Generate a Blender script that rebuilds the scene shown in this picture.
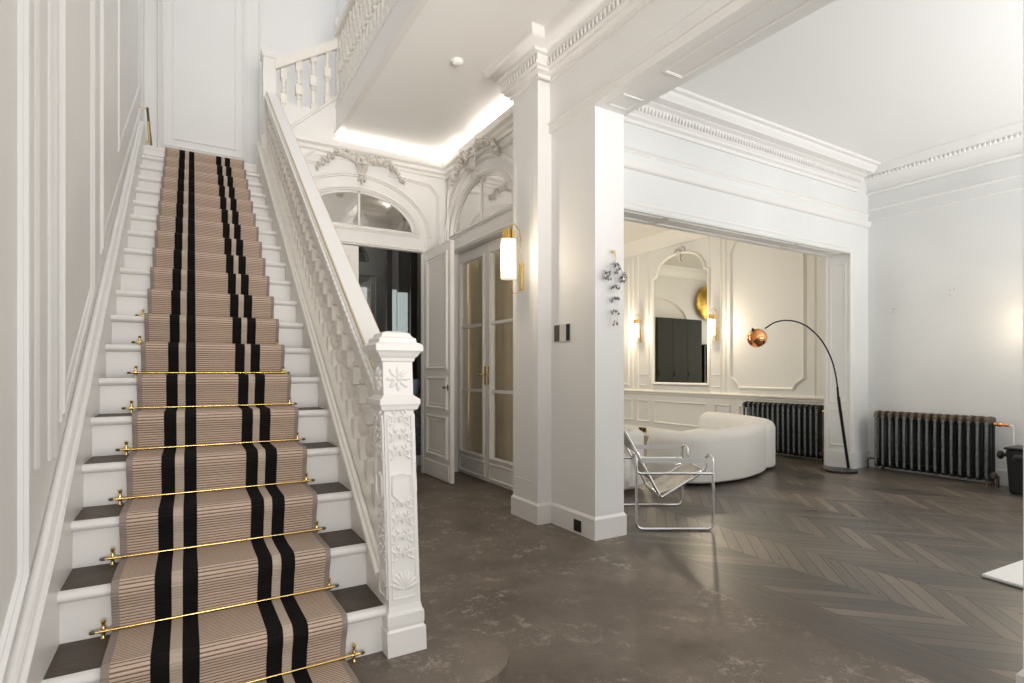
import bpy, bmesh, math, random
from mathutils import Vector, Matrix
random.seed(7)
PI = math.pi
for o in list(bpy.data.objects): bpy.data.objects.remove(o, do_unlink=True)
scene = bpy.context.scene
COL = scene.collection
W, H = 1024, 683

# ---------------------------------------------------------------- camera
cam_data = bpy.data.cameras.new('camera')
cam = bpy.data.objects.new('camera', cam_data); COL.objects.link(cam)
cam.location = (0, 0, 1.2)
cam.rotation_euler = (math.radians(90), 0, math.radians(-30.59))
cam_data.sensor_width = 36.0
cam_data.lens = 551.0 * 36.0 / W
cam_data.shift_y = (371.7 - 341.5) / W
cam_data.clip_start = 0.05
scene.camera = cam

# ---------------------------------------------------------------- world, lights, exposure
world = bpy.data.worlds.new('sky'); scene.world = world; world.use_nodes = True
bg = world.node_tree.nodes['Background']
bg.inputs[0].default_value = (0.97, 0.98, 1.0, 1); bg.inputs[1].default_value = 0.80
scene.view_settings.view_transform = 'Standard'
scene.view_settings.look = 'None'
scene.view_settings.exposure = 0.12
scene.view_settings.gamma = 1.0
scene.view_settings.use_curve_mapping = False

def area(name, loc, rot, sx, sy, power, color=(1, 1, 1)):
    l = bpy.data.lights.new(name, 'AREA'); l.shape = 'RECTANGLE'; l.size = sx; l.size_y = sy
    l.energy = power; l.color = color
    o = bpy.data.objects.new(name, l); COL.objects.link(o); o.location = loc; o.rotation_euler = rot
    return o
def point(name, loc, power, color, r=0.05):
    l = bpy.data.lights.new(name, 'POINT'); l.energy = power; l.color = color; l.shadow_soft_size = r
    o = bpy.data.objects.new(name, l); COL.objects.link(o); o.location = loc
    return o
WARM = (1.0, 0.84, 0.62)
# unseen fills added behind the camera in hall and living room, without any windows, tilted up and narrowed to brighten ceilings and far walls
l_ = area('hall_back_fill', (.75, -1.9, 1.7), (math.radians(106), 0, math.radians(-7)), 1.4, 1.8, 20, (1.0, 0.95, 0.90)); l_.data.spread = math.radians(46)  # fill added for the hall ceiling and back wall; no window stands here
l_ = area('living_ceiling_fill', (5.6, -1.9, 1.3), (math.radians(146), 0, math.radians(-12)), 3.4, 2.0, 132, (0.98, 0.99, 1.0)); l_.data.spread = math.radians(125)  # upward fill added to brighten the living room ceiling; no window is there
area('cove_light_back', (2.04, 6.09, 3.685), (math.radians(180), 0, 0), 1.2, .02, 2.2, (1.0, 0.94, 0.86))
area('cove_light_side', (2.66, 5.05, 3.685), (math.radians(180), 0, 0), .02, 2.0, 3.6, (1.0, 0.94, 0.86))
l_ = area('hall_stair_fill', (.15, -1.9, 1.0), (math.radians(89), 0, 0), .9, 1.6, 3.4, (1.0, 0.97, 0.94)); l_.data.spread = math.radians(42)  # added fill aimed along stairs and newel; no door stands here
area('stairwell_fill', (.5, 4.2, 6.8), (0, 0, 0), 1.6, 4.5, 10, (1.0, 0.98, 0.95))  # unseen fill added over the stairwell to brighten the landing wall
point('hall_ceiling_fill', (1.55, .2, 3.0), 26, (1.0, 0.90, 0.78), .15)  # bare point light added to brighten the hall ceiling; no pendant hangs here
area('salon_side_fill', (3.0, 7.4, 1.7), (0, math.radians(-90), 0), 2.2, 2.4, 48, (1.0, 0.97, 0.93))  # added fill for the salon, on a wall without a window
point('salon_ceiling_fill', (4.9, 6.4, 3.1), 32, (1.0, 0.95, 0.87), .15)  # point light without a fitting, added to brighten the salon
point('pantry_fill', (1.9, 6.8, 2.9), 9, (1.0, 0.95, 0.88), .1)  # added point light that lifts the dark room; no lamp is modelled

# ---------------------------------------------------------------- materials
MATS = {}
def mat(name, color, rough=0.5, metal=0.0, emis=None, estr=0.0, bump=0.0, bscale=40.0, var=0.0, vscale=3.0, coat=0.0):
    m = bpy.data.materials.new(name); m.use_nodes = True; nt = m.node_tree; b = nt.nodes['Principled BSDF']
    b.inputs['Base Color'].default_value = (*color, 1); b.inputs['Roughness'].default_value = rough
    b.inputs['Metallic'].default_value = metal
    if coat: b.inputs['Coat Weight'].default_value = coat
    if emis: b.inputs['Emission Color'].default_value = (*emis, 1); b.inputs['Emission Strength'].default_value = estr
    tc = nt.nodes.new('ShaderNodeTexCoord')
    if bump:
        n = nt.nodes.new('ShaderNodeTexNoise'); n.inputs['Scale'].default_value = bscale; n.inputs['Detail'].default_value = 4
        nt.links.new(tc.outputs['Object'], n.inputs['Vector'])
        bp = nt.nodes.new('ShaderNodeBump'); bp.inputs['Strength'].default_value = bump; bp.inputs['Distance'].default_value = 0.01
        nt.links.new(n.outputs['Fac'], bp.inputs['Height']); nt.links.new(bp.outputs[0], b.inputs['Normal'])
    if var:
        n = nt.nodes.new('ShaderNodeTexNoise'); n.inputs['Scale'].default_value = vscale; n.inputs['Detail'].default_value = 5
        nt.links.new(tc.outputs['Object'], n.inputs['Vector'])
        r = nt.nodes.new('ShaderNodeValToRGB')
        r.color_ramp.elements[0].position = .3; r.color_ramp.elements[1].position = .7
        r.color_ramp.elements[0].color = (*[c * (1 - var) for c in color], 1)
        r.color_ramp.elements[1].color = (*[min(1, c * (1 + var * .4)) for c in color], 1)
        nt.links.new(n.outputs['Fac'], r.inputs[0]); nt.links.new(r.outputs[0], b.inputs['Base Color'])
    MATS[name] = m
    return m
WHITE = mat('white_wall_paint', (0.82, 0.81, 0.79), 0.55, bump=.03, bscale=25, var=.02, vscale=1.5)
WALLR = mat('cool_white_wall_paint', (0.78, 0.785, 0.77), 0.6, bump=.04, bscale=20, var=.05, vscale=1.2)
TRIM = mat('white_gloss_trim_paint', (0.82, 0.80, 0.77), 0.32, bump=.02, bscale=30)
CEIL = mat('white_ceiling_paint', (0.88, 0.87, 0.85), 0.7)
CREAM = mat('cream_salon_paint', (0.75, 0.73, 0.675), 0.5, bump=.03, bscale=25)
CREAMT = mat('cream_salon_trim_paint', (0.79, 0.76, 0.69), 0.4)
BALU = mat('ivory_baluster_paint', (0.85, 0.81, 0.74), 0.4, bump=.05, bscale=60, var=.05, vscale=14)
PLASTER = mat('aged_plaster', (0.68, 0.64, 0.59), 0.6, bump=.1, bscale=50, var=.18, vscale=18)
BRASS = mat('polished_brass', (0.83, 0.60, 0.24), 0.22, 1.0)
OLDGOLD = mat('dull_gold_bead', (0.62, 0.50, 0.33), 0.45, 0.3)
CHROME = mat('chrome_tube', (0.86, 0.86, 0.86), 0.08, 1.0)
WORN_LIT = mat('worn_lit_grey_iron', (0.20, 0.225, 0.22), 0.4, 0.4, bump=.2, bscale=60, var=.5, vscale=20)  # rib tone: silver wear plus the frontal light put into the colour
IRON = mat('dark_cast_iron', (0.03, 0.034, 0.034), 0.45, 0.3, bump=.15, bscale=50, var=.35, vscale=9)  # dark iron, darkened further for the shade between radiator columns
IRONT = mat('worn_bronze_iron', (0.15, 0.115, 0.085), 0.5, 0.5, bump=.3, bscale=60, var=.4, vscale=22)
BLACK = mat('black_plastic', (0.012, 0.012, 0.013), 0.35)
BLACKM = mat('black_lacquered_metal', (0.02, 0.02, 0.022), 0.3, 0.4)
COPPER = mat('polished_copper', (0.93, 0.42, 0.18), 0.1, 1.0)
BOUCLE = mat('white_boucle_fabric', (0.80, 0.77, 0.72), 0.95, bump=.6, bscale=120, var=.05, vscale=60)
SLING = mat('beige_hide_sling', (0.62, 0.56, 0.47), 0.5, bump=.2, bscale=20, var=.35, vscale=7)
STRAP = mat('pale_translucent_strap', (0.62, 0.62, 0.60), 0.35)
RUG = mat('white_rug_pile', (0.84, 0.83, 0.80), 0.95, bump=.5, bscale=150)
TREAD = mat('dark_worn_tread', (0.078, 0.056, 0.040), 0.55, bump=.3, bscale=35, var=.35, vscale=6)
SLAB = mat('dark_stone_step', (0.125, 0.106, 0.092), 0.42, bump=.1, bscale=30, var=.2, vscale=5)
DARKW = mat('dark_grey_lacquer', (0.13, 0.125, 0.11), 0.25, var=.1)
DARKB = mat('black_brown_wood', (0.016, 0.011, 0.009), 0.3)
STONEG = mat('grey_veined_stone', (0.20, 0.22, 0.24), 0.4, var=.6, vscale=22)
GREEN = mat('dark_olive_lacquer', (0.020, 0.020, 0.012), 0.75)
GOLDL = mat('gold_leaf', (0.85, 0.56, 0.14), 0.35, 1.0, bump=.4, bscale=12, var=.5, vscale=6)
CRYSTAL = mat('smoky_crystal', (0.72, 0.73, 0.76), 0.06, 0.9)
LEDM = mat('led_strip', (1, 1, 1), 0.5, emis=(1.0, 0.93, 0.84), estr=5)
REFLECTPANE = mat('window_reflection_glow', (1, 1, 1), 0.5, emis=(0.9, 0.95, 1.0), estr=2.2)
LAMPG = mat('lit_frosted_glass', (1, 0.97, 0.9), 0.3, emis=(1.0, 0.86, 0.64), estr=.6)

def mirror_mat(name, tint, rough):
    m = bpy.data.materials.new(name); m.use_nodes = True; b = m.node_tree.nodes['Principled BSDF']
    b.inputs['Base Color'].default_value = (*tint, 1); b.inputs['Metallic'].default_value = 1; b.inputs['Roughness'].default_value = rough
    return m
MIRROR = mirror_mat('silvered_mirror_glass', (0.86, 0.85, 0.80), 0.015)
FANG = mirror_mat('grey_mirrored_pane', (0.62, 0.61, 0.59), 0.05)
def glass_mat(name, tint, fac):
    m = bpy.data.materials.new(name); m.use_nodes = True; nt = m.node_tree
    nt.nodes.remove(nt.nodes['Principled BSDF']); out = nt.nodes['Material Output']
    t = nt.nodes.new('ShaderNodeBsdfTransparent'); t.inputs[0].default_value = (*tint, 1)
    g = nt.nodes.new('ShaderNodeBsdfGlossy'); g.inputs['Roughness'].default_value = 0.02
    mx = nt.nodes.new('ShaderNodeMixShader'); mx.inputs[0].default_value = fac
    nt.links.new(t.outputs[0], mx.inputs[1]); nt.links.new(g.outputs[0], mx.inputs[2]); nt.links.new(mx.outputs[0], out.inputs[0])
    return m
GLASS = glass_mat('clear_window_glass', (0.97, 0.96, 0.93), 0.10)
DGLASS = glass_mat('dark_tinted_glass', (0.5, 0.52, 0.5), 0.2)

def N(nt, t, **kw):
    n = nt.nodes.new(t)
    for k, v in kw.items(): setattr(n, k, v)
    return n
def mth(nt, op, a, b=None, c=None):
    n = N(nt, 'ShaderNodeMath', operation=op)
    for i, v in enumerate((a, b, c)):
        if v is None: continue
        if isinstance(v, (int, float)): n.inputs[i].default_value = v
        else: nt.links.new(v, n.inputs[i])
    return n.outputs[0]
def ramp(nt, fac, stops, interp='LINEAR'):
    r = N(nt, 'ShaderNodeValToRGB'); r.color_ramp.interpolation = interp
    el = r.color_ramp.elements
    el[0].position, el[0].color = stops[0][0], (*stops[0][1], 1)
    el[1].position, el[1].color = stops[1][0], (*stops[1][1], 1)
    for p, c in stops[2:]:
        e = el.new(p); e.color = (*c, 1)
    nt.links.new(fac, r.inputs[0]); return r.outputs[0]
def stone_floor():
    m = bpy.data.materials.new('brown_grey_stone'); m.use_nodes = True; nt = m.node_tree; b = nt.nodes['Principled BSDF']
    tc = N(nt, 'ShaderNodeTexCoord'); P = tc.outputs['Object']
    n1 = N(nt, 'ShaderNodeTexNoise'); n1.inputs['Scale'].default_value = 2.2; n1.inputs['Detail'].default_value = 8; n1.inputs['Roughness'].default_value = .62
    n2 = N(nt, 'ShaderNodeTexNoise'); n2.inputs['Scale'].default_value = 11.0; n2.inputs['Detail'].default_value = 12; n2.inputs['Roughness'].default_value = .8; n2.inputs['Distortion'].default_value = .25
    v = N(nt, 'ShaderNodeTexVoronoi'); v.inputs['Scale'].default_value = 3.6
    for n in (n1, n2, v): nt.links.new(P, n.inputs['Vector'])
    base = ramp(nt, n1.outputs['Fac'], [(.3, (.084, .063, .046)), (.7, (.168, .136, .106))])
    spots = ramp(nt, n2.outputs['Fac'], [(.52, (0, 0, 0)), (.63, (1, 1, 1))])
    near = ramp(nt, v.outputs['Distance'], [(.1, (1, 1, 1)), (.75, (0, 0, 0))])
    n3 = N(nt, 'ShaderNodeTexNoise'); n3.inputs['Scale'].default_value = 46; n3.inputs['Detail'].default_value = 6; nt.links.new(P, n3.inputs['Vector'])
    fine = ramp(nt, n3.outputs['Fac'], [(.60, (0, 0, 0)), (.72, (1, 1, 1))])
    grain = mth(nt, 'MULTIPLY', fine, mth(nt, 'ADD', mth(nt, 'MULTIPLY', near, .45), .12))
    k = mth(nt, 'MAXIMUM', mth(nt, 'MULTIPLY', mth(nt, 'MULTIPLY', spots, near), .95), grain)
    mx = N(nt, 'ShaderNodeMix', data_type='RGBA'); nt.links.new(k, mx.inputs[0]); nt.links.new(base, mx.inputs[6]); mx.inputs[7].default_value = (.46, .41, .35, 1); b.inputs['Specular IOR Level'].default_value = .4
    nt.links.new(mx.outputs[2], b.inputs['Base Color'])
    rr = N(nt, 'ShaderNodeMapRange'); nt.links.new(n2.outputs['Fac'], rr.inputs[0]); rr.inputs[3].default_value = .30; rr.inputs[4].default_value = .55
    nt.links.new(rr.outputs[0], b.inputs['Roughness'])
    bp = N(nt, 'ShaderNodeBump'); bp.inputs['Strength'].default_value = .08; bp.inputs['Distance'].default_value = .01
    nt.links.new(n2.outputs['Fac'], bp.inputs['Height']); nt.links.new(bp.outputs[0], b.inputs['Normal'])
    return m
def chevron_floor(x0, cw, pw):
    m = bpy.data.materials.new('grey_brown_chevron_parquet'); m.use_nodes = True; nt = m.node_tree; b = nt.nodes['Principled BSDF']
    tc = N(nt, 'ShaderNodeTexCoord'); sp = N(nt, 'ShaderNodeSeparateXYZ'); nt.links.new(tc.outputs['Object'], sp.inputs[0])
    X, Y = sp.outputs[0], sp.outputs[1]
    u = mth(nt, 'DIVIDE', mth(nt, 'SUBTRACT', X, x0), cw)
    col = mth(nt, 'FLOOR', u); loc = mth(nt, 'MULTIPLY', mth(nt, 'SUBTRACT', u, col), cw)
    par = mth(nt, 'ABSOLUTE', mth(nt, 'MODULO', col, 2.0))
    sgn = mth(nt, 'SUBTRACT', mth(nt, 'MULTIPLY', par, 2.0), 1.0)      # even col -1, odd +1
    off = mth(nt, 'MULTIPLY', mth(nt, 'SUBTRACT', par, 1.0), -cw)      # continuity of the zigzag
    v = mth(nt, 'SUBTRACT', Y, mth(nt, 'ADD', mth(nt, 'MULTIPLY', sgn, loc), off))
    vv = mth(nt, 'DIVIDE', v, pw); pid = mth(nt, 'FLOOR', vv); fr = mth(nt, 'SUBTRACT', vv, pid)
    cmb = N(nt, 'ShaderNodeCombineXYZ'); nt.links.new(col, cmb.inputs[0]); nt.links.new(pid, cmb.inputs[1])
    wn = N(nt, 'ShaderNodeTexWhiteNoise', noise_dimensions='2D'); nt.links.new(cmb.outputs[0], wn.inputs[0])
    g = N(nt, 'ShaderNodeCombineXYZ'); nt.links.new(mth(nt, 'MULTIPLY', loc, 3.5), g.inputs[0]); nt.links.new(mth(nt, 'MULTIPLY', v, 42.0), g.inputs[1]); nt.links.new(wn.outputs[0], g.inputs[2])
    gn = N(nt, 'ShaderNodeTexNoise'); gn.inputs['Scale'].default_value = 1.6; gn.inputs['Detail'].default_value = 5; nt.links.new(g.outputs[0], gn.inputs['Vector'])
    big = N(nt, 'ShaderNodeTexNoise'); big.inputs['Scale'].default_value = .9; nt.links.new(tc.outputs['Object'], big.inputs['Vector'])
    mixv = mth(nt, 'ADD', mth(nt, 'ADD', mth(nt, 'MULTIPLY', wn.outputs[0], .34), mth(nt, 'MULTIPLY', par, .14)), mth(nt, 'ADD', mth(nt, 'MULTIPLY', gn.outputs['Fac'], .62), mth(nt, 'MULTIPLY', mth(nt, 'SUBTRACT', big.outputs['Fac'], .5), .5)))  # odd columns lighter: direction-dependent sheen put into the plank colour
    c = ramp(nt, mixv, [(.25, (.055, .049, .042)), (.92, (.24, .185, .135)), (.55, (.115, .096, .078))])
    gap = mth(nt, 'LESS_THAN', fr, .075)
    seam = mth(nt, 'LESS_THAN', loc, .006)
    gp = mth(nt, 'MAXIMUM', gap, seam)
    mx = N(nt, 'ShaderNodeMix', data_type='RGBA'); nt.links.new(mth(nt, 'MULTIPLY', gp, .95), mx.inputs[0]); nt.links.new(c, mx.inputs[6]); mx.inputs[7].default_value = (.022, .018, .014, 1)
    nt.links.new(mx.outputs[2], b.inputs['Base Color'])
    rr = N(nt, 'ShaderNodeMapRange'); nt.links.new(gn.outputs['Fac'], rr.inputs[0]); rr.inputs[3].default_value = .22; rr.inputs[4].default_value = .42
    nt.links.new(rr.outputs[0], b.inputs['Roughness'])
    bp = N(nt, 'ShaderNodeBump'); bp.inputs['Strength'].default_value = .25; bp.inputs['Distance'].default_value = .004; bp.invert = True
    nt.links.new(mth(nt, 'ADD', gp, mth(nt, 'MULTIPLY', gn.outputs['Fac'], .25)), bp.inputs['Height']); nt.links.new(bp.outputs[0], b.inputs['Normal'])
    return m
def border_floor():
    m = bpy.data.materials.new('long_border_planks'); m.use_nodes = True; nt = m.node_tree; b = nt.nodes['Principled BSDF']
    tc = N(nt, 'ShaderNodeTexCoord'); sp = N(nt, 'ShaderNodeSeparateXYZ'); nt.links.new(tc.outputs['Object'], sp.inputs[0])
    u = mth(nt, 'DIVIDE', sp.outputs[0], .094); i = mth(nt, 'FLOOR', u); fr = mth(nt, 'SUBTRACT', u, i)
    wn = N(nt, 'ShaderNodeTexWhiteNoise', noise_dimensions='1D'); nt.links.new(i, wn.inputs['W'])
    g = N(nt, 'ShaderNodeCombineXYZ'); nt.links.new(mth(nt, 'MULTIPLY', sp.outputs[0], 40.0), g.inputs[0]); nt.links.new(mth(nt, 'MULTIPLY', sp.outputs[1], 2.5), g.inputs[1])
    gn = N(nt, 'ShaderNodeTexNoise'); gn.inputs['Scale'].default_value = 1.4; gn.inputs['Detail'].default_value = 5; nt.links.new(g.outputs[0], gn.inputs['Vector'])
    k = mth(nt, 'ADD', mth(nt, 'MULTIPLY', wn.outputs[0], .3), mth(nt, 'MULTIPLY', gn.outputs['Fac'], .6))
    c = ramp(nt, k, [(.2, (.050, .041, .034)), (.8, (.135, .108, .084))])
    gap = mth(nt, 'LESS_THAN', fr, .04)
    mx = N(nt, 'ShaderNodeMix', data_type='RGBA'); nt.links.new(mth(nt, 'MULTIPLY', gap, .7), mx.inputs[0]); nt.links.new(c, mx.inputs[6]); mx.inputs[7].default_value = (.025, .02, .016, 1)
    nt.links.new(mx.outputs[2], b.inputs['Base Color']); b.inputs['Roughness'].default_value = .32
    return m
def carpet_mat():
    m = bpy.data.materials.new('striped_flatweave_runner'); m.use_nodes = True; nt = m.node_tree; b = nt.nodes['Principled BSDF']
    uv = N(nt, 'ShaderNodeUVMap'); sp = N(nt, 'ShaderNodeSeparateXYZ'); nt.links.new(uv.outputs[0], sp.inputs[0])
    U, V = sp.outputs[0], sp.outputs[1]       # metres across, metres along
    TAN = (.58, .45, .35); BLK = (.010, .009, .009); GRY = (.30, .25, .215); BEI = (.50, .41, .33); BRN = (.19, .125, .10)
    w = .685
    cols = ramp(nt, mth(nt, 'DIVIDE', U, w), [(0, GRY), (.030, (1, 0, 0)), (.170, BLK), (.240, BEI), (.288, BLK), (.353, (1, 0, 0)), (.627, BLK), (.697, BEI), (.740, BLK), (.812, (1, 0, 0)), (.972, GRY)], 'CONSTANT')
    isrib = mth(nt, 'GREATER_THAN', N(nt, 'ShaderNodeSeparateColor').outputs[0], .9)
    sc = [n for n in nt.nodes if n.type == 'SEPARATE_COLOR'][0]; nt.links.new(cols, sc.inputs[0])
    ph = mth(nt, 'FRACT', mth(nt, 'DIVIDE', V, .0115))
    tri = mth(nt, 'ABSOLUTE', mth(nt, 'SUBTRACT', mth(nt, 'MULTIPLY', ph, 2.0), 1.0))
    nz = N(nt, 'ShaderNodeTexNoise'); nz.inputs['Scale'].default_value = 90; nt.links.new(uv.outputs[0], nz.inputs['Vector'])
    rib = ramp(nt, mth(nt, 'ADD', tri, mth(nt, 'MULTIPLY', mth(nt, 'SUBTRACT', nz.outputs['Fac'], .5), .3)), [(.22, BRN), (.42, TAN)])
    mx = N(nt, 'ShaderNodeMix', data_type='RGBA'); nt.links.new(isrib, mx.inputs[0]); nt.links.new(cols, mx.inputs[6]); nt.links.new(rib, mx.inputs[7])
    nt.links.new(mx.outputs[2], b.inputs['Base Color']); b.inputs['Roughness'].default_value = .95
    b.inputs['Specular IOR Level'].default_value = .1
    bp = N(nt, 'ShaderNodeBump'); bp.inputs['Strength'].default_value = .5; bp.inputs['Distance'].default_value = .003
    nt.links.new(tri, bp.inputs['Height']); nt.links.new(bp.outputs[0], b.inputs['Normal'])
    return m
STONE = stone_floor(); CHEV = chevron_floor(2.77, .40, .112); BORD = border_floor(); CARPET = carpet_mat()

# ---------------------------------------------------------------- mesh helpers
class MB:
    def __init__(s): s.v = []; s.f = []
    def add(s, vs, fs, M=None):
        n = len(s.v); s.v += [tuple(M(*v)) if M else tuple(v) for v in vs]; s.f += [tuple(i + n for i in f) for f in fs]; return s
    def box(s, x0, x1, y0, y1, z0, z1, M=None):
        s.add([(x0, y0, z0), (x1, y0, z0), (x1, y1, z0), (x0, y1, z0), (x0, y0, z1), (x1, y0, z1), (x1, y1, z1), (x0, y1, z1)],
              [(0, 3, 2, 1), (4, 5, 6, 7), (0, 1, 5, 4), (1, 2, 6, 5), (2, 3, 7, 6), (3, 0, 4, 7)], M); return s
    def extr(s, poly, t0, t1, M):                       # polygon (a,b) extruded along t ; M(a,b,t)
        n = len(poly)
        s.add([(a, b, t0) for a, b in poly] + [(a, b, t1) for a, b in poly],
              [tuple(range(n)), tuple(range(2 * n - 1, n - 1, -1))] + [(i, (i + 1) % n, n + (i + 1) % n, n + i) for i in range(n)], M); return s
    def lathe(s, prof, c=(0, 0, 0), seg=12, sq=False, M=None):   # prof (r,z)
        vs = []; fs = []; k = 4 if sq else seg
        for r, z in prof:
            for i in range(k):
                a = 2 * PI * i / k + (PI / 4 if sq else 0); rr = r * math.sqrt(2) if sq else r
                vs.append((c[0] + rr * math.cos(a), c[1] + rr * math.sin(a), c[2] + z))
        for j in range(len(prof) - 1):
            for i in range(k):
                fs.append((j * k + i, j * k + (i + 1) % k, (j + 1) * k + (i + 1) % k, (j + 1) * k + i))
        fs.append(tuple(reversed(range(k)))); m = (len(prof) - 1) * k; fs.append(tuple(range(m, m + k)))
        s.add(vs, fs, M); return s
    def tube(s, pts, r, seg=8, closed=False, M=None):
        pts = [Vector(p) for p in pts]; n = len(pts); vs = []; fs = []
        rr = r if isinstance(r, (list, tuple)) else [r] * n
        up = None
        for i in range(n):
            if closed: d = pts[(i + 1) % n] - pts[i - 1]
            else: d = pts[min(i + 1, n - 1)] - pts[max(i - 1, 0)]
            d.normalize()
            if up is None:
                up = Vector((0, 0, 1)) if abs(d.z) < .9 else Vector((1, 0, 0))
            a = d.cross(up); 
            if a.length < 1e-4: a = d.orthogonal()
            a.normalize(); b = a.cross(d).normalized(); up = b
            for k in range(seg):
                t = 2 * PI * k / seg; vs.append(tuple(pts[i] + (a * math.cos(t) + b * math.sin(t)) * rr[i]))
        m = n if closed else n - 1
        for i in range(m):
            j = (i + 1) % n
            for k in range(seg): fs.append((i * seg + k, i * seg + (k + 1) % seg, j * seg + (k + 1) % seg, j * seg + k))
        if not closed: fs.append(tuple(reversed(range(seg)))); fs.append(tuple(range((n - 1) * seg, n * seg)))
        s.add(vs, fs, M); return s
    def ball(s, c, r, seg=10, rings=6, M=None, dirx=None):      # ellipsoid; r scalar or (rx,ry,rz)
        if isinstance(r, (int, float)): r = (r, r, r)
        vs = [(c[0], c[1], c[2] - r[2])]; fs = []
        for j in range(1, rings):
            ph = -PI / 2 + PI * j / rings
            for i in range(seg):
                a = 2 * PI * i / seg; vs.append((c[0] + r[0] * math.cos(ph) * math.cos(a), c[1] + r[1] * math.cos(ph) * math.sin(a), c[2] + r[2] * math.sin(ph)))
        vs.append((c[0], c[1], c[2] + r[2])); L = len(vs) - 1
        for i in range(seg): fs.append((0, 1 + (i + 1) % seg, 1 + i))
        for j in range(rings - 2):
            for i in range(seg): fs.append((1 + j * seg + i, 1 + j * seg + (i + 1) % seg, 1 + (j + 1) * seg + (i + 1) % seg, 1 + (j + 1) * seg + i))
        for i in range(seg): fs.append((1 + (rings - 2) * seg + i, 1 + (rings - 2) * seg + (i + 1) % seg, L))
        if dirx is not None:
            M0 = M; cx, cy, cz = c; ca, sa = math.cos(dirx), math.sin(dirx)
            def M(x, y, z):                                    # rotate about local third axis (a,b plane = x,z)
                dx, dz = x - cx, z - cz; p = (cx + dx * ca - dz * sa, y, cz + dx * sa + dz * ca)
                return M0(*p) if M0 else p
        s.add(vs, fs, M); return s
    def mould(s, path, M, prof, closed=True):                  # path (s,z), prof (offset,height) ; M(s,z,h)
        n = len(path); P = [Vector(p) for p in path]; offs = []
        for i in range(n):
            if closed: a, b = P[i - 1], P[(i + 1) % n]
            else: a, b = P[max(i - 1, 0)], P[min(i + 1, n - 1)]
            d1 = (P[i] - a) if (closed or i > 0) else (b - P[i]); d2 = (b - P[i]) if (closed or i < n - 1) else (P[i] - a)
            d1.normalize(); d2.normalize(); n1 = Vector((-d1.y, d1.x)); n2 = Vector((-d2.y, d2.x)); q = n1 + n2
            if q.length < 1e-3: q = n1
            q.normalize(); q /= max(.35, q.dot(n1)); offs.append(q)
        k = len(prof); vs = [(P[i].x + offs[i].x * o, P[i].y + offs[i].y * o, h) for i in range(n) for o, h in prof]; fs = []
        for i in range(n if closed else n - 1):
            j = (i + 1) % n
            for a in range(k - 1): fs.append((i * k + a, i * k + a + 1, j * k + a + 1, j * k + a))
        if not closed: fs.append(tuple(range(k))); fs.append(tuple(range(n * k - 1, (n - 1) * k - 1, -1)))
        s.add(vs, fs, M); return s
    def build(s, name, m, parent=None, smooth=None, origin=None, local=False):
        me = bpy.data.meshes.new(name); org = Vector((0, 0, 0))
        if parent is not None and not local: org = wloc(parent)
        if origin is not None: org = Vector(origin)
        me.from_pydata([tuple(Vector(v) - org) for v in s.v], [], s.f)
        bm = bmesh.new(); bm.from_mesh(me); bmesh.ops.recalc_face_normals(bm, faces=bm.faces)
        if smooth is not None:
            lim = math.radians(smooth)
            for f in bm.faces: f.smooth = True
            for e in bm.edges:
                if len(e.link_faces) == 2 and e.calc_face_angle(0) > lim: e.smooth = False
        bm.to_mesh(me); bm.free(); me.materials.append(m)
        o = bpy.data.objects.new(name, me); COL.objects.link(o)
        if parent is not None: o.parent = parent
        if origin is not None:
            o.location = Vector(origin) - (wloc(parent) if parent is not None else Vector((0, 0, 0)))
        return o
def wloc(o):
    v = Vector((0, 0, 0))
    while o is not None: v = v + Vector(o.location); o = o.parent
    return v
def tag(o, label, cat, group=None):
    o['label'] = label; o['category'] = cat
    if group: o['group'] = group
    return o
def empty(name, loc, label, cat, group=None):
    o = bpy.data.objects.new(name, None); COL.objects.link(o); o.location = loc; o.empty_display_size = .1
    return tag(o, label, cat, group)
def struct(o): o['kind'] = 'structure'; return o
def copy_tree(o, parent=None):
    c = o.copy(); COL.objects.link(c); c.parent = parent
    for ch in list(o.children): copy_tree(ch, c)
    return c
def bevel(o, w, seg=3):
    b = o.modifiers.new('bevel', 'BEVEL'); b.width = w; b.segments = seg; b.limit_method = 'ANGLE'; b.angle_limit = math.radians(40)
    for p in o.data.polygons: p.use_smooth = True
    wn = o.modifiers.new('wn', 'WEIGHTED_NORMAL'); wn.keep_sharp = True
    return o
BEAD = [(-.5, 0), (-.42, .5), (-.2, .45), (-.1, .95), (.08, 1.0), (.2, .6), (.42, .45), (.5, 0)]
def bead(w, h): return [(a * w, b * h) for a, b in BEAD]
def rect(a0, a1, b0, b1): return [(a0, b0), (a1, b0), (a1, b1), (a0, b1)]
def arc(cx, cz, a, b, t0, t1, n=24): return [(cx + a * math.cos(math.radians(t0 + (t1 - t0) * i / n)), cz + b * math.sin(math.radians(t0 + (t1 - t0) * i / n))) for i in range(n + 1)]

# ================================================================ SETTING
XL = -.40        # left wall
XD = 2.72        # double-door wall of the hall
YB = 6.15        # back wall of the hall
YO = 3.72        # wall with the wide opening
XR = 7.45        # radiator wall
ZH = 3.77        # hall ceiling
ZL = 3.71        # living ceiling
ZG = 4.013       # gallery floor
RIS, GO = .1672, .2382
def nosY(k): return 2.4475 + (k - 4) * GO

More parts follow.
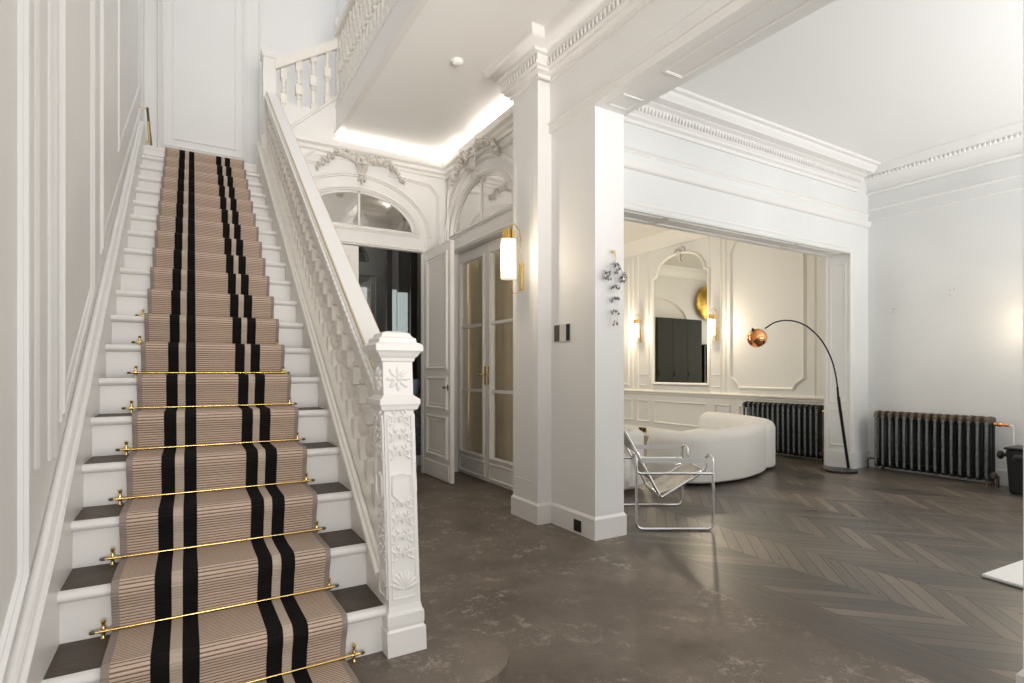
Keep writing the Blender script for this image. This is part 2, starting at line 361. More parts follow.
# ---- floors
b = MB()
pl = [(-.5, -2), (2.49, -2), (2.49, 2.45)] + [(2.49 + .33 * (i / 6) ** 2, 2.45 + .62 * i / 6) for i in range(1, 7)] + [(2.82, 6.3), (2.72, 9), (-.5, 9)]
b.extr(pl, -.12, 0, lambda x, y, z: (x, y, z)); struct(b.build('floor', STONE))
b = MB()
pl = [(2.49, -2), (2.77, -2), (2.77, 3.0), (2.82, 3.07)] + [(2.49 + .33 * (i / 6) ** 2, 2.45 + .62 * i / 6) for i in range(5, -1, -1)]
b.extr(pl, -.12, 0, lambda x, y, z: (x, y, z)); struct(b.build('floor', BORD))
b = MB(); b.extr([(2.77, -2), (7.6, -2), (7.6, 9.5), (2.82, 9.5), (2.82, 3.07), (2.77, 3.0)], -.12, 0, lambda x, y, z: (x, y, z)); struct(b.build('floor', CHEV))

# ---- left wall
b = MB(); b.box(XL - .15, XL, -2, 7.5, 0, 6.9); struct(b.build('wall_left', WHITE))
ML = lambda s_, z, h: (XL + h, s_, z)
b = MB()
b.mould([(2.02, 4.9), (2.02, .63), (1.0, -.05)], ML, bead(.045, .022), closed=False)
b.mould([(2.60, 4.9), (2.60, 1.06), (3.36, 1.60), (3.36, 4.9)], ML, bead(.05, .016), closed=False)
b.mould([(3.72, 5.4), (3.72, 1.88), (6.9, 3.98), (6.9, 5.4)], ML, bead(.05, .014), closed=False)
b.mould([(4.6, 5.4), (4.6, 2.72), (6.5, 3.98), (6.5, 5.4)], ML, bead(.035, .010), closed=False)
for y, w in ((2.10, .05), (2.22, .05), (2.40, .035), (2.50, .06)):
    b.mould([(y, .9), (y, 6.2)], ML, bead(w, .010), closed=False)
struct(b.build('trim_1', WHITE, smooth=50))
# ---- landing wall and its panel
b = MB(); b.box(-.6, 4.4, 7.35, 7.5, 3.0, 6.9); struct(b.build('wall_landing', WHITE))
MLn = lambda s_, z, h: (s_, 7.35 - h, z)
b = MB(); b.mould(rect(-.22, .60, 3.76, 6.3), MLn, bead(.05, .025)); b.mould(rect(-.13, .51, 3.85, 6.2), MLn, bead(.02, .012))
b.mould(rect(.78, 1.7, 3.76, 6.3), MLn, bead(.05, .025)); b.mould([(-.27, 3.35), (-.27, 6.6)], MLn, bead(.03, .04), closed=False)
b.mould([(-.27, 3.70), (.66, 3.70)], MLn, bead(.03, .03), closed=False)
struct(b.build('trim_2', TRIM, smooth=50))
b = MB(); b.box(-.4, 1.45, 7.32, 7.35, 3.34, 3.50); struct(b.build('baseboard_landing', TRIM))

# ---- arched wall builder ; M(s,d,z): d positive goes into the wall
def arched_wall(s0, s1, z1, sc, M, thick=.2, hw=.75, dz=2.61, az=2.80, ea=.66, eb=.42):
    b = MB()
    b.box(s0, sc - hw, 0, thick, 0, z1, M); b.box(sc + hw, s1, 0, thick, 0, z1, M)
    b.box(sc - hw, sc + hw, 0, thick, dz, az, M)
    b.box(sc - hw, sc - ea, 0, thick, az, z1, M); b.box(sc + ea, sc + hw, 0, thick, az, z1, M)
    n = 28; A = arc(sc, az, ea, eb, 180, 0, n)
    for i in range(n):
        (a0, c0), (a1, c1) = A[i], A[i + 1]
        b.add([(a0, 0, c0), (a1, 0, c1), (a1, 0, z1), (a0, 0, z1), (a0, thick, c0), (a1, thick, c1), (a1, thick, z1), (a0, thick, z1)],
              [(0, 1, 2, 3), (7, 6, 5, 4), (0, 4, 5, 1)], M)
    return b
MB_ = lambda s_, d, z: (s_, YB + d, z)
MX_ = lambda s_, d, z: (XD + d, s_, z)
struct(arched_wall(.80, XD + .2, ZG, 1.66, MB_, thick=.06).build('wall_back', WHITE))
SC2 = 5.267
struct(arched_wall(3.9, YB + .15, ZG, SC2, MX_, ea=.71, eb=.50).build('wall_double_doors', WHITE))
mb1 = lambda s_, z, h: (s_, YB - h, z)
mx1 = lambda s_, z, h: (XD - h, s_, z)
def arch_trim(M, sc, ea, eb, az, s0, s1, mirror=1):
    b = MB()
    # wide outer arch, inner arch bead, door surround, transom
    b.mould(arc(sc, az - .02, ea + .17, eb + .19, 180, 0, 30), M, bead(.055, .035), closed=False)
    b.mould(arc(sc, az, ea + .02, eb + .02, 180, 0, 30), M, bead(.05, .03), closed=False)
    b.mould([(sc - ea - .04, az - .005), (sc + ea + .04, az - .005)], M, bead(.05, .035), closed=False)
    b.mould([(sc - .78, 2.63), (sc + .78, 2.63)], M, bead(.045, .022), closed=False)
    for sg in (-1, 1): b.mould([(sc + sg * .80, 0), (sc + sg * .80, az - .05)], M, bead(.07, .022), closed=False)
    # shaped panel moulding running over the arch
    b.mould([(s0, 2.2), (s0, az + .50), (s0 + .1, az + .62), (sc - .33, az + .66)], M, bead(.05, .03), closed=False)
    b.mould([(sc + .33, az + .66), (s1 - .1, az + .62), (s1, az + .50), (s1, 2.2)], M, bead(.05, .03), closed=False)
    return b
struct(arch_trim(mb1, 1.66, .66, .42, 2.80, .72, 2.60).build('trim_3', TRIM, smooth=50))
struct(arch_trim(mx1, SC2, .71, .50, 2.80, 4.25, 6.08).build('trim_4', TRIM, smooth=50))
# fanlights
def fanlight(name, M, sc, ea, eb, az):
    fr = MB(); fr.mould(arc(sc, az + .012, ea - .02, eb - .02, 180, 0, 28), M, [(-.02, -.04), (-.02, -.006), (.02, -.006), (.02, -.04)], closed=False)
    fr.mould([(sc - ea + .01, az + .012), (sc + ea - .01, az + .012)], M, [(-.02, -.04), (-.02, -.006), (.02, -.006), (.02, -.04)], closed=False)
    fr.mould([(sc, az), (sc, az + eb)], M, [(-.011, -.03), (-.011, -.006), (.011, -.006), (.011, -.03)], closed=False)
    w = struct(fr.build(name, TRIM))
    g = MB(); A = arc(sc, az, ea, eb, 180, 0, 28); n = len(A)
    g.add([(a, c, -.018) for a, c in A] + [(a, c, -.026) for a, c in A], [tuple(range(n)), tuple(range(2 * n - 1, n - 1, -1))], M)
    g.build('glass_pane', FANG, w, local=True)
fanlight('window_1', mb1, 1.66, .66, .42, 2.80)
fanlight('window_2', mx1, SC2, .71, .50, 2.80)

# ---- doors
def solid_leaf(name, M, s0, s1, hz, knob_s=None, d=.0):
    """panelled leaf between s0 and s1, M(s,z,h) h=0 at its face"""
    b = MB(); b.add([(s, z, h) for h in (0, -.045) for s, z in rect(s0, s1, .01, hz)], [(0, 1, 2, 3), (7, 6, 5, 4), (0, 4, 5, 1), (1, 5, 6, 2), (2, 6, 7, 3), (3, 7, 4, 0)], M)
    o = struct(b.build(name, TRIM))
    for z0, z1 in ((1.24, hz - .11), (.80, 1.13), (.27, .70)):
        p = MB(); lo, hi = min(s0, s1) + .09, max(s0, s1) - .09
        for hs, inv in ((0, 1), (-.045, -1)):
            Mi = (lambda a, z, h, hs=hs, inv=inv: M(a, z, hs + inv * h))
            p.mould(rect(lo, hi, z0, z1), Mi, bead(.035, .014)); p.mould(rect(lo + .04, hi - .04, z0 + .04, z1 - .04), Mi, bead(.014, .006))
        p.build('raised_panel', TRIM, o, smooth=50, local=True)
    p = MB()
    for hs, inv in ((0, 1), (-.045, -1)):
        Mi = (lambda a, z, h, hs=hs, inv=inv: M(a, z, hs + inv * h))
        p.add([(s, z, h) for h in (0, .012) for s, z in rect(min(s0, s1) + .03, max(s0, s1) - .03, .04, .19)], [(4, 5, 6, 7), (0, 1, 5, 4), (1, 2, 6, 5), (2, 3, 7, 6), (3, 0, 4, 7)], Mi)
    p.build('kick_panel', TRIM, o, local=True)
    return o
solid_leaf('door_1', lambda s_, z, h: (s_, YB + .012 - h, z), .915, 1.655, 2.60)
d2 = solid_leaf('door_2', lambda s_, z, h: (2.41 - h, s_, z), 5.36, 6.10, 2.60)
b = MB(); b.tube([(2.41, 5.42, 1.03), (2.37, 5.42, 1.03)], .006); b.ball((2.36, 5.42, 1.03), (.015, .015, .015)); b.box(2.402, 2.41, 5.41, 5.43, 1.0, 1.06); b.build('door_knob', IRONT, d2, smooth=40, local=True)
def glazed_leaf(name, M, s0, s1, hz, knob):
    o_ = MB(); st = .085
    def slab(a0, a1, z0, z1, h0=-.04, h1=0):
        o_.add([(s, z, h) for h in (h1, h0) for s, z in rect(a0, a1, z0, z1)], [(0, 1, 2, 3), (7, 6, 5, 4), (0, 4, 5, 1), (1, 5, 6, 2), (2, 6, 7, 3), (3, 7, 4, 0)], M)
    slab(s0, s0 + st, .01, hz); slab(s1 - st, s1, .01, hz); slab(s0 + st, s1 - st, .01, .28); slab(s0 + st, s1 - st, hz - .13, hz)
    for z in (.99, 1.72): slab(s0 + st, s1 - st, z - .016, z + .016)
    sm = s0 + .62 * (s1 - s0) if name == 'x' else None
    o = struct(o_.build(name, TRIM))
    p = MB(); p.mould(rect(s0 + st - .01, s1 - st + .01, .27, hz - .12), M, bead(.035, .02)); p.build('glazing_bead', TRIM, o, smooth=50, local=True)
    p = MB(); p.mould(rect(s0 + .05, s1 - .05, .05, .21), M, bead(.02, .012)); p.build('kick_panel', TRIM, o, smooth=50, local=True)
    for z0, z1 in ((.28, .974), (1.006, 1.704), (1.736, hz - .13)):
        g = MB(); g.add([(s, z, h) for h in (-.018, -.022) for s, z in rect(s0 + st, s1 - st, z0, z1)], [(0, 1, 2, 3), (7, 6, 5, 4)], M)
        g.build('glass_pane', GLASS, o, local=True)
    k = MB(); k.add([(s, z, h) for h in (.001, .008) for s, z in rect(knob - .018, knob + .018, 1.06, 1.26)], [(4, 5, 6, 7), (0, 1, 5, 4), (1, 2, 6, 5), (2, 3, 7, 6), (3, 0, 4, 7)], M)
    k.tube([(knob, 1.17, .0), (knob, 1.17, .05), (knob + (.09 if knob < SC2 else -.09) * -1, 1.165, .055)], .008, M=M)
    k.build('door_handle', BRASS, o, smooth=50, local=True)
md = lambda s_, z, h: (XD + .085 - h, s_, z)
glazed_leaf('door_3', md, SC2 + .003, SC2 + .745, 2.60, SC2 + .045)
glazed_leaf('door_4', md, SC2 - .745, SC2 - .003, 2.60, SC2 - .045)

# ---- pilaster + pillar + beam + near pillar
PX0, PX1 = 2.505, 2.775
b = MB(); b.box(PX0, PX1, 3.075, 3.75, 0, 3.2); b.box(2.375, 3.1, 3.62, 4.0, 0, ZG); b.box(PX0, PX1, .30, .745, 0, 3.2)
struct(b.build('wall_pillar', WHITE))
b = MB()
mpy = lambda s_, z, h: (PX0 - h, s_, z)
b.mould(rect(3.68, 3.96, .32, 2.95), lambda s_, z, h: (2.375 - h, s_, z), bead(.014, .003))
struct(b.build('trim_5', TRIM, smooth=50))
# skirtings of the pillar, with a small sloped top
def skirt(b, pts, h=.165, t=.015):
    """closed rectangular skirt round a box"""
    x0, x1, y0, y1 = pts
    b.lathe([(1, 0), (1, h - .02), (.0 + 1 - .0, h - .02)], seg=4) if False else None
    b.box(x0 - t, x1 + t, y0 - t, y1 + t, 0, h - .02)
    b.add([(x0 - t, y0 - t, h - .02), (x1 + t, y0 - t, h - .02), (x1 + t, y1 + t, h - .02), (x0 - t, y1 + t, h - .02),
           (x0 - .002, y0 - .002, h), (x1 + .002, y0 - .002, h), (x1 + .002, y1 + .002, h), (x0 - .002, y1 + .002, h)],
          [(0, 1, 5, 4), (1, 2, 6, 5), (2, 3, 7, 6), (3, 0, 4, 7), (4, 5, 6, 7)])
b = MB(); skirt(b, (PX0, PX1, 3.075, 3.63)); skirt(b, (2.378, 2.8, 3.62, 4.0)); skirt(b, (PX0, PX1, .30, .745))
struct(b.build('baseboard_pillar', TRIM))
b = MB(); b.extr([(2.49, -2), (2.97, -2), (2.79, 3.06), (2.79, 3.70), (2.49, 3.70)], 3.09, ZG, lambda x, y, z: (x, y, z)); struct(b.build('wall_beam', WHITE))
CR = [(0, 0), (-.02, 0), (-.02, .035), (-.045, .05), (-.045, .075), (-.06, .085), (-.065, .17), (-.085, .18), (-.09, .22), (-.12, .25), (-.14, .285), (-.14, .31), (-.155, .335), (0, .335)]
b = MB()
b.mould([(2.49, -2), (2.49, 3.605), (2.378, 3.605), (2.378, 4.0), (2.72, 4.0)], lambda x, y, h: (x, y, 3.495 + h), [(-q * 1.28, z * .82) for q, z in CR], closed=False)
for i in range(130): y = -1.9 + i * .042; b.ball((2.402, y, 3.597), (.009, .014, .030), 6, 4)
for i in range(12): y = 3.50 + i * .042; b.ball((2.290, y, 3.597), (.009, .014, .030), 6, 4)
mbm = lambda s_, z, h: (2.49 - h, s_, z)
b.mould([(-2, 3.13), (3.62, 3.13)], mbm, [(-.04, 0), (-.04, .012), (.018, .012), (.022, .024), (.034, .024), (.038, 0)], closed=False)
b.mould([(-2, 3.25), (3.1, 3.25)], mbm, bead(.012, .004), closed=False)
msf = lambda s_, z, h: (s_, z, 3.09 - h)
b.mould(rect(2.58, 2.74, -2, 2.49), msf, bead(.025, .010)); b.mould(rect(2.56, 2.73, 2.84, 3.0), msf, bead(.015, .006))
struct(b.build('trim_6', TRIM, smooth=50))

# ---- opening wall
OX0, OX1, OZ = 3.05, 7.06, 2.67
b = MB(); b.box(2.775, OX0, YO, 4.04, 0, ZL); b.box(OX1, XR, YO, 4.04, 0, ZL); b.box(OX0, OX1, YO, 4.04, OZ, ZL)
struct(b.build('wall_opening', WALLR))
mo = lambda s_, z, h: (s_, YO - h, z)
b = MB()
b.mould([(2.79, 3.05), (XR, 3.05)], mo, [(-.035, 0), (-.03, .02), (-.01, .03), (.01, .035), (.035, .045), (.045, .02), (.06, 0)], closed=False)
b.mould([(2.79, 3.19), (XR, 3.19)], mo, bead(.05, .015), closed=False)
b.mould([(OX0 - .05, 0), (OX0 - .05, OZ + .05), (OX1 + .05, OZ + .05), (OX1 + .05, 0)], mo, bead(.03, .008), closed=False)
mr = lambda s_, z, h: (OX1 - h, s_, z)
b.mould(rect(3.79, 3.97, .28, .72), mr, bead(.02, .01)); b.mould(rect(3.79, 3.97, .82, 2.55), mr, bead(.02, .01))
b.mould([(3.73, 0), (3.73, 2.66)], mr, bead(.02, .012), closed=False); b.mould([(4.02, 0), (4.02, 2.66)], mr, bead(.02, .012), closed=False)
ms = lambda s_, z, h: (s_, z, OZ - h)
for x0, x1 in ((3.1, 3.9), (4.0, 6.0), (6.1, 6.95)): b.mould(rect(x0, x1, 3.80, 3.97), ms, bead(.025, .012))
b.mould([(OX0, 3.735), (OX1, 3.735)], ms, bead(.02, .012), closed=False)
struct(b.build('trim_7', TRIM, smooth=50))
CO = [(0, 0), (.02, 0), (.025, .03), (.05, .045), (.05, .07), (.065, .08), (.09, .15), (.13, .165), (.13, .175), (.21, .18), (.22, .20), (.24, .215), (.25, .245), (.28, .255), (.285, .28), (0, .28)]
b = MB(); b.extr(CO, 2.79, 7.17, lambda a, z, t: (t, YO - a, 3.43 + z))
for i in range(100):
    x = 2.85 + i * .043; b.ball((x, YO - .078, 3.548), (.016, .02, .034), 6, 4)
struct(b.build('trim_8', TRIM, smooth=40))
b = MB(); cv = [(0, 0), (.045, 0), (.05, .02), (.035, .03)] + [(.02 + .26 * (1 - math.cos(math.radians(a))), .03 + .23 * math.sin(math.radians(a))) for a in range(0, 91, 15)] + [(.28, .28), (0, .28)]
b.extr(cv, -2, YO, lambda a, z, t: (XR - a, t, 3.43 + z))
for i in range(120):
    y = -1.6 + i * .044; b.ball((XR - .12, y, 3.625), (.02, .014, .028), 5, 4)
mrw = lambda s_, z, h: (XR - h, s_, z)
b.mould([(-2, 3.24), (YO, 3.24)], mrw, bead(.03, .014), closed=False); b.mould([(-2, 3.10), (YO, 3.10)], mrw, bead(.02, .01), closed=False)
struct(b.build('trim_9', CEIL, smooth=40))
b = MB(); b.box(XR, XR + .15, -2, 9.5, 0, 4.0); struct(b.build('wall_right', WALLR))
b = MB(); b.box(XR - .018, XR, -2, YO, 0, .16); b.box(OX1 + .0, XR, YO - .018, YO, 0, .20); b.box(OX1 - .015, OX1, YO - .018, 4.04, 0, .20); struct(b.build('baseboard_right', WALLR))
# small marks and old fixings on the radiator wall
b = MB()
for y, z in ((3.43, 1.97), (3.40, 1.97), (2.85, 2.13), (2.81, 2.13), (3.43, 1.93), (2.85, 2.07)): b.box(XR - .004, XR, y - .008, y + .008, z - .01, z + .01)
struct(b.build('trim_10', PLASTER))

# ---- ceilings
b = MB(); b.box(1.42, 2.72, -2, YB, ZH, 3.90); struct(b.build('ceiling', CEIL))
b = MB(); b.box(2.79, XR, -2, 4.05, ZL, ZL + .12); struct(b.build('ceiling', CEIL))
b = MB(); b.box(2.9, XR, 4.04, 9.4, 3.66, 3.8); struct(b.build('ceiling', CREAM))
# gallery slab, fascia
b = MB(); b.box(1.44, 4.3, -2, 7.35, 3.90, ZG); struct(b.build('floor', WHITE))
b = MB(); b.box(1.40, 1.44, -2, 6.2, 3.765, 4.08); b.extr([(0, 0), (-.010, .004), (-.010, .03), (0, .034)], -2, 6.2, lambda a, z, t: (1.40 + a, t, 4.06 + z))
b.extr([(0, 0), (-.02, .0), (-.02, .03), (0, .045)], -2, 6.2, lambda a, z, t: (1.40 + a, t, 3.765 + z)); struct(b.build('trim_11', TRIM, smooth=40))
b = MB(); b.box(4.2, 4.35, -2, 7.5, ZG, 6.9); struct(b.build('wall_gallery', WHITE))
# cove ledge with hidden light
LG = [(0, 0), (.02, 0), (.03, .03), (.055, .045), (.06, .08), (.09, .10), (.10, .13), (.10, .165), (.085, .165), (.085, .14), (0, .14)]
b = MB(); b.extr(LG, .72, 2.72, lambda a, z, t: (t, YB - a, 3.525 + z)); b.extr(LG, 4.0, YB, lambda a, z, t: (XD - a, t, 3.525 + z)); struct(b.build('trim_12', TRIM, smooth=30))
b = MB(); b.box(1.42, 2.66, YB - .07, YB - .045, 3.665, 3.677); b.box(XD - .07, XD - .045, 4.02, YB - .08, 3.665, 3.677)
tag(b.build('led_strip', LEDM), 'warm LED light strip glowing behind the ledge under the hall ceiling', 'light strip')
# hall skirtings
b = MB(); b.box(XD - .015, XD, 4.0, SC2 - .84, 0, .16); b.box(XD - .015, XD, SC2 + .84, YB, 0, .16); b.box(.78, .80, YB - .015, YB, 0, .16); b.box(2.50, XD, YB - .015, YB, 0, .16)
struct(b.build('baseboard_back', TRIM))

# ================================================================ SALON (second room)
b = MB(); b.box(XD + .2, XD + .21, 4.1, SC2 - .75, 0, 3.7); b.box(XD + .2, XD + .21, SC2 + .75, 9.4, 0, 3.7); b.box(XD + .2, XD + .21, SC2 - .75, SC2 + .75, 2.61, 3.7); struct(b.build('wall_salon_left', CREAM))
b = MB(); b.box(2.9, XR, 9.3, 9.45, 0, 3.7); struct(b.build('wall_salon_far', CREAM))
b = MB(); b.box(XR - .01, XR, 4.1, 9.3, 0, 3.7); b.box(OX1, XR, 4.04, 4.06, 0, 3.7); b.box(2.93, OX0, 4.04, 4.06, 0, 3.7); b.box(OX0, OX1, 4.04, 4.06, OZ, 3.7); struct(b.build('wall_salon_right', CREAM))
XS = XR - .01
msr = lambda s_, z, h: (XS - h, s_, z)
b = MB()
b.extr([(0, 0), (.03, 0), (.04, .04), (.10, .12), (.12, .16), (.18, .19), (.20, .22), (0, .22)], 4.12, 9.3, lambda a, z, t: (XS - a, t, 3.44 + z))
b.extr([(0, 0), (.03, 0), (.04, .04), (.10, .12), (.12, .16), (.18, .19), (.20, .22), (0, .22)], 2.93, XS, lambda a, z, t: (t, 9.3 - a, 3.44 + z))
b.mould([(4.12, .82), (9.3, .82)], msr, [(-.05, 0), (-.04, .02), (-.01, .025), (.0, .05), (.02, .055), (.035, .03), (.05, 0)], closed=False)
b.mould([(4.12, .10), (9.3, .10)], msr, [(-.1, 0), (-.1, .02), (.04, .02), (.06, .0)], closed=False)
def notched(y0, y1, z0, z1, r=.16, top=True):
    p = [(y0 + r, z0)] + [(y1 - r, z0), (y1 - r * .75, z0 + r * .5), (y1, z0 + r)]
    if top: p += [(y1, z1 - r * 1.6), (y1 - r * .5, z1 - r * .7), (y1 - r, z1)] + [(y0 + r, z1), (y0 + r * .5, z1 - r * .7), (y0, z1 - r * 1.6)]
    else: p += [(y1, z1), (y0, z1)]
    p += [(y0, z0 + r), (y0 + r * .75, z0 + r * .5)]
    return p
b.mould(notched(4.55, 5.76, .95, 3.34), msr, bead(.05, .035))
for y in (4.40, 5.86, 5.95, 6.18, 7.56, 7.84, 7.98): b.mould([(y, .87), (y, 3.42)], msr, bead(.035, .02), closed=False)
b.mould(rect(8.1, 9.2, .95, 3.3), msr, bead(.05, .03))
for y0, y1 in ((4.45, 5.6), (5.78, 6.05), (6.24, 7.40), (7.55, 7.85), (8.0, 9.2)):
    b.mould(rect(y0, y1, .27, .66), msr, bead(.035, .022))
for y0, y1 in ((5.95, 6.15), (7.6, 7.8)): b.mould(rect(y0, y1, .95, 1.15), msr, bead(.02, .012))
struct(b.build('trim_13', CREAMT, smooth=50))
# far wall: arched niche moulding and tall olive doors (seen in the mirror)
msf2 = lambda s_, z, h: (s_, 9.3 - h, z)
b = MB(); b.mould([(4.45, 2.3)] + arc(5.45, 2.3, 1.0, .62, 180, 0, 26)[0:] + [(6.45, 0)], msf2, bead(.07, .04), closed=False); struct(b.build('trim_14', CREAMT, smooth=50))
t = empty('wardrobe', (5.05, 9.1, 0), 'tall dark olive wardrobe reflected in the salon mirror, below the arch line', 'wardrobe')
b = MB(); b.box(4.35, 5.80, 8.95, 9.29, 0, 2.42); b.build('carcass', GREEN, t)
for x0, x1 in ((4.36, 4.83), (4.84, 5.31), (5.32, 5.79)):
    b = MB(); b.box(x0, x1, 8.93, 8.95, .05, 2.40); dr = b.build('door', GREEN, t)
    b = MB(); b.box(x1 - .05, x1 - .035, 8.91, 8.93, 1.1, 1.2); b.build('handle', BLACKM, dr)
t = empty('bookcase', (3.95, 9.15, 0), 'low dark brown bookcase reflected at the right edge of the salon mirror', 'bookcase')
b = MB(); b.box(3.68, 3.71, 8.98, 9.29, 0, 1.85); b.box(4.17, 4.20, 8.98, 9.29, 0, 1.85); b.box(3.68, 4.20, 9.26, 9.29, 0, 1.85); b.box(3.68, 4.20, 8.98, 9.29, 1.82, 1.85); b.build('carcass', DARKB, t)
for z in (.1, .5, .95, 1.4):
    b = MB(); b.box(3.71, 4.17, 9.0, 9.26, z, z + .03); b.build('shelf', DARKB, t)
t = empty('gold_disc', (3.80, 9.2, 2.88), 'round hammered gold leaf disc reflected at the right edge of the salon mirror', 'wall ornament')
b = MB(); ring = []
b.lathe([(.02, -.055), (.2, -.045), (.33, -.02), (.42, .02), (.425, .03), (.33, .0), (.02, -.02)], (0, 0, 0), 36, M=lambda x, y, z: (3.80 + x, 9.17 + z, 2.88 + y)); b.build('dish', GOLDL, t, smooth=40)
b = MB(); b.lathe([(.03, 0), (.03, .12)], (0, 0, 0), 12, M=lambda x, y, z: (3.80 + x, 9.17 + z, 2.88 + y)); b.build('bracket', BRASS, t, smooth=40)
# mirror
mc = 6.80; hwm = .62
mp = [(mc - hwm, .99), (mc + hwm, .99), (mc + hwm, 2.88), (mc + hwm - .09, 2.93), (mc + hwm - .11, 3.02)] + arc(mc, 3.02, hwm - .13, .25, 12, 168, 16) + [(mc - hwm + .11, 3.02), (mc - hwm + .09, 2.93), (mc - hwm, 2.88)]
t = empty('wall_mirror', (XS - .02, mc, .99), 'tall arched mirror in a moulded frame on the cream salon wall between two lamps', 'mirror')
b = MB(); n = len(mp); b.add([msr(a, z, .015) for a, z in mp] + [msr(a, z, .003) for a, z in mp], [tuple(range(n)), tuple(range(2 * n - 1, n - 1, -1))] + [(i, (i + 1) % n, n + (i + 1) % n, n + i) for i in range(n)]); b.build('mirror_glass', MIRROR, t)
b = MB(); b.mould(mp, msr, [(-.03, .003), (-.03, .03), (-.01, .05), (.012, .035), (.02, .018)]); b.build('frame', CREAMT, t, smooth=50)
b = MB()
for i in range(9):
    a = math.radians(i * 22.5); b.ball((mc + .09 * math.cos(a), 3.31 + .06 * math.sin(a), .03), (.035, .02, .02), 8, 5, M=lambda s_, z, h: msr(s_, z, h))
b.ball((mc, 3.27, .05), (.04, .06, .03), 8, 6, M=lambda s_, z, h: msr(s_, z, h)); b.tube([(mc - .02, 3.22, .03), (mc, 3.17, .04), (mc - .03, 3.12, .03)], .012, M=lambda s_, z, h: msr(s_, z, h))
b.build('crest', PLASTER, t, smooth=60)

t = empty('curtain', (3.05, 5.3, 0), 'beige pleated curtain hanging behind the glazed double doors', 'curtain')
b = MB(); n = 90; row = [(3.05 + .035 * math.sin(i * .95) + .01 * math.sin(i * 2.3), 4.95 + i * 1.25 / n) for i in range(n + 1)]
b.add([(x, y, z) for z in (.04, 2.55) for x, y in row] + [(x + .006, y, z) for z in (.04, 2.55) for x, y in row], [(i, i + 1, n + 2 + i, n + 1 + i) for i in range(n)] + [(2 * n + 2 + i, 3 * n + 3 + i, 3 * n + 4 + i, 2 * n + 3 + i) for i in range(n)])
b.build('cloth', mat('beige_curtain_cloth', (.80, .71, .56), .9), t, smooth=60)
b = MB(); b.tube([(3.05, 4.45, 2.58), (3.05, 6.25, 2.58)], .014, 10); b.build('curtain_rod', BRASS, t, smooth=60)

# ================================================================ DARK ROOM behind the open door
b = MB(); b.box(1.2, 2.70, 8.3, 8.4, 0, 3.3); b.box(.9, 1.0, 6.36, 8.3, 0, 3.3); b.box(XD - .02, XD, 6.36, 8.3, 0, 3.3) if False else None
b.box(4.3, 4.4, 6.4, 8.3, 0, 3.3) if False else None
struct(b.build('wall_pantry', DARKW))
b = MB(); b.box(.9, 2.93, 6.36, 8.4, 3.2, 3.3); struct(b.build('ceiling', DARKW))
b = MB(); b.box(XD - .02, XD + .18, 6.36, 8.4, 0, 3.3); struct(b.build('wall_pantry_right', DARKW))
t = empty('glass_cabinet', (2.2, 7.15, 0), 'tall dark glass-fronted cabinet seen through the open hall doorway', 'cabinet')
b = MB(); b.box(1.3, 2.69, 7.40, 7.44, 0, 2.95); b.build('back_panel', DARKW, t)
for x0, x1 in ((2.275, 2.345), (2.605, 2.69), (1.40, 1.47)):
    b = MB(); b.box(x0, x1, 7.08, 7.15, 0, 2.95); b.build('post', DARKB, t)
for x0, x1 in ((1.47, 2.275), (2.345, 2.605)):
    b = MB(); b.box(x0, x1, 7.11, 7.12, 0, 2.95); b.build('glass_door', DGLASS, t)
for i, (x0, x1, z0, z1) in enumerate(((2.39, 2.50, 1.2, 2.33), (2.52, 2.66, 1.2, 2.30), (1.97, 2.09, 1.2, 2.33))):
    b = MB(); b.box(x0, x1, 7.36, 7.38, z0, z1); w = struct(b.build('window_%d' % (i + 3), REFLECTPANE))  # glowing panes inside the cabinet imitate window reflections in its glass
t = empty('kitchen_counter', (2.5, 6.85, 0), 'grey veined stone counter block seen through the open hall doorway', 'counter')
b = MB(); b.box(2.3, 2.68, 6.72, 7.0, .12, .86); b.build('base', STONEG, t)
b = MB(); b.box(2.28, 2.69, 6.70, 7.02, .86, .90); b.build('worktop', STONEG, t)
b = MB(); b.box(2.3, 2.68, 6.71, 6.73, 0, .12); b.build('plinth', TRIM, t)
b = MB(); b.lathe([(.05, 0), (.07, .02), (.085, .12), (.09, .2), (.085, .2), (.08, .12), (.06, .03)], (2.55, 6.85, .90), 16)
tag(b.build('glass_vase', mat('blue_grey_glass', (.35, .5, .55), .15)), 'blue-grey glass vase standing on the stone counter beyond the doorway', 'vase')

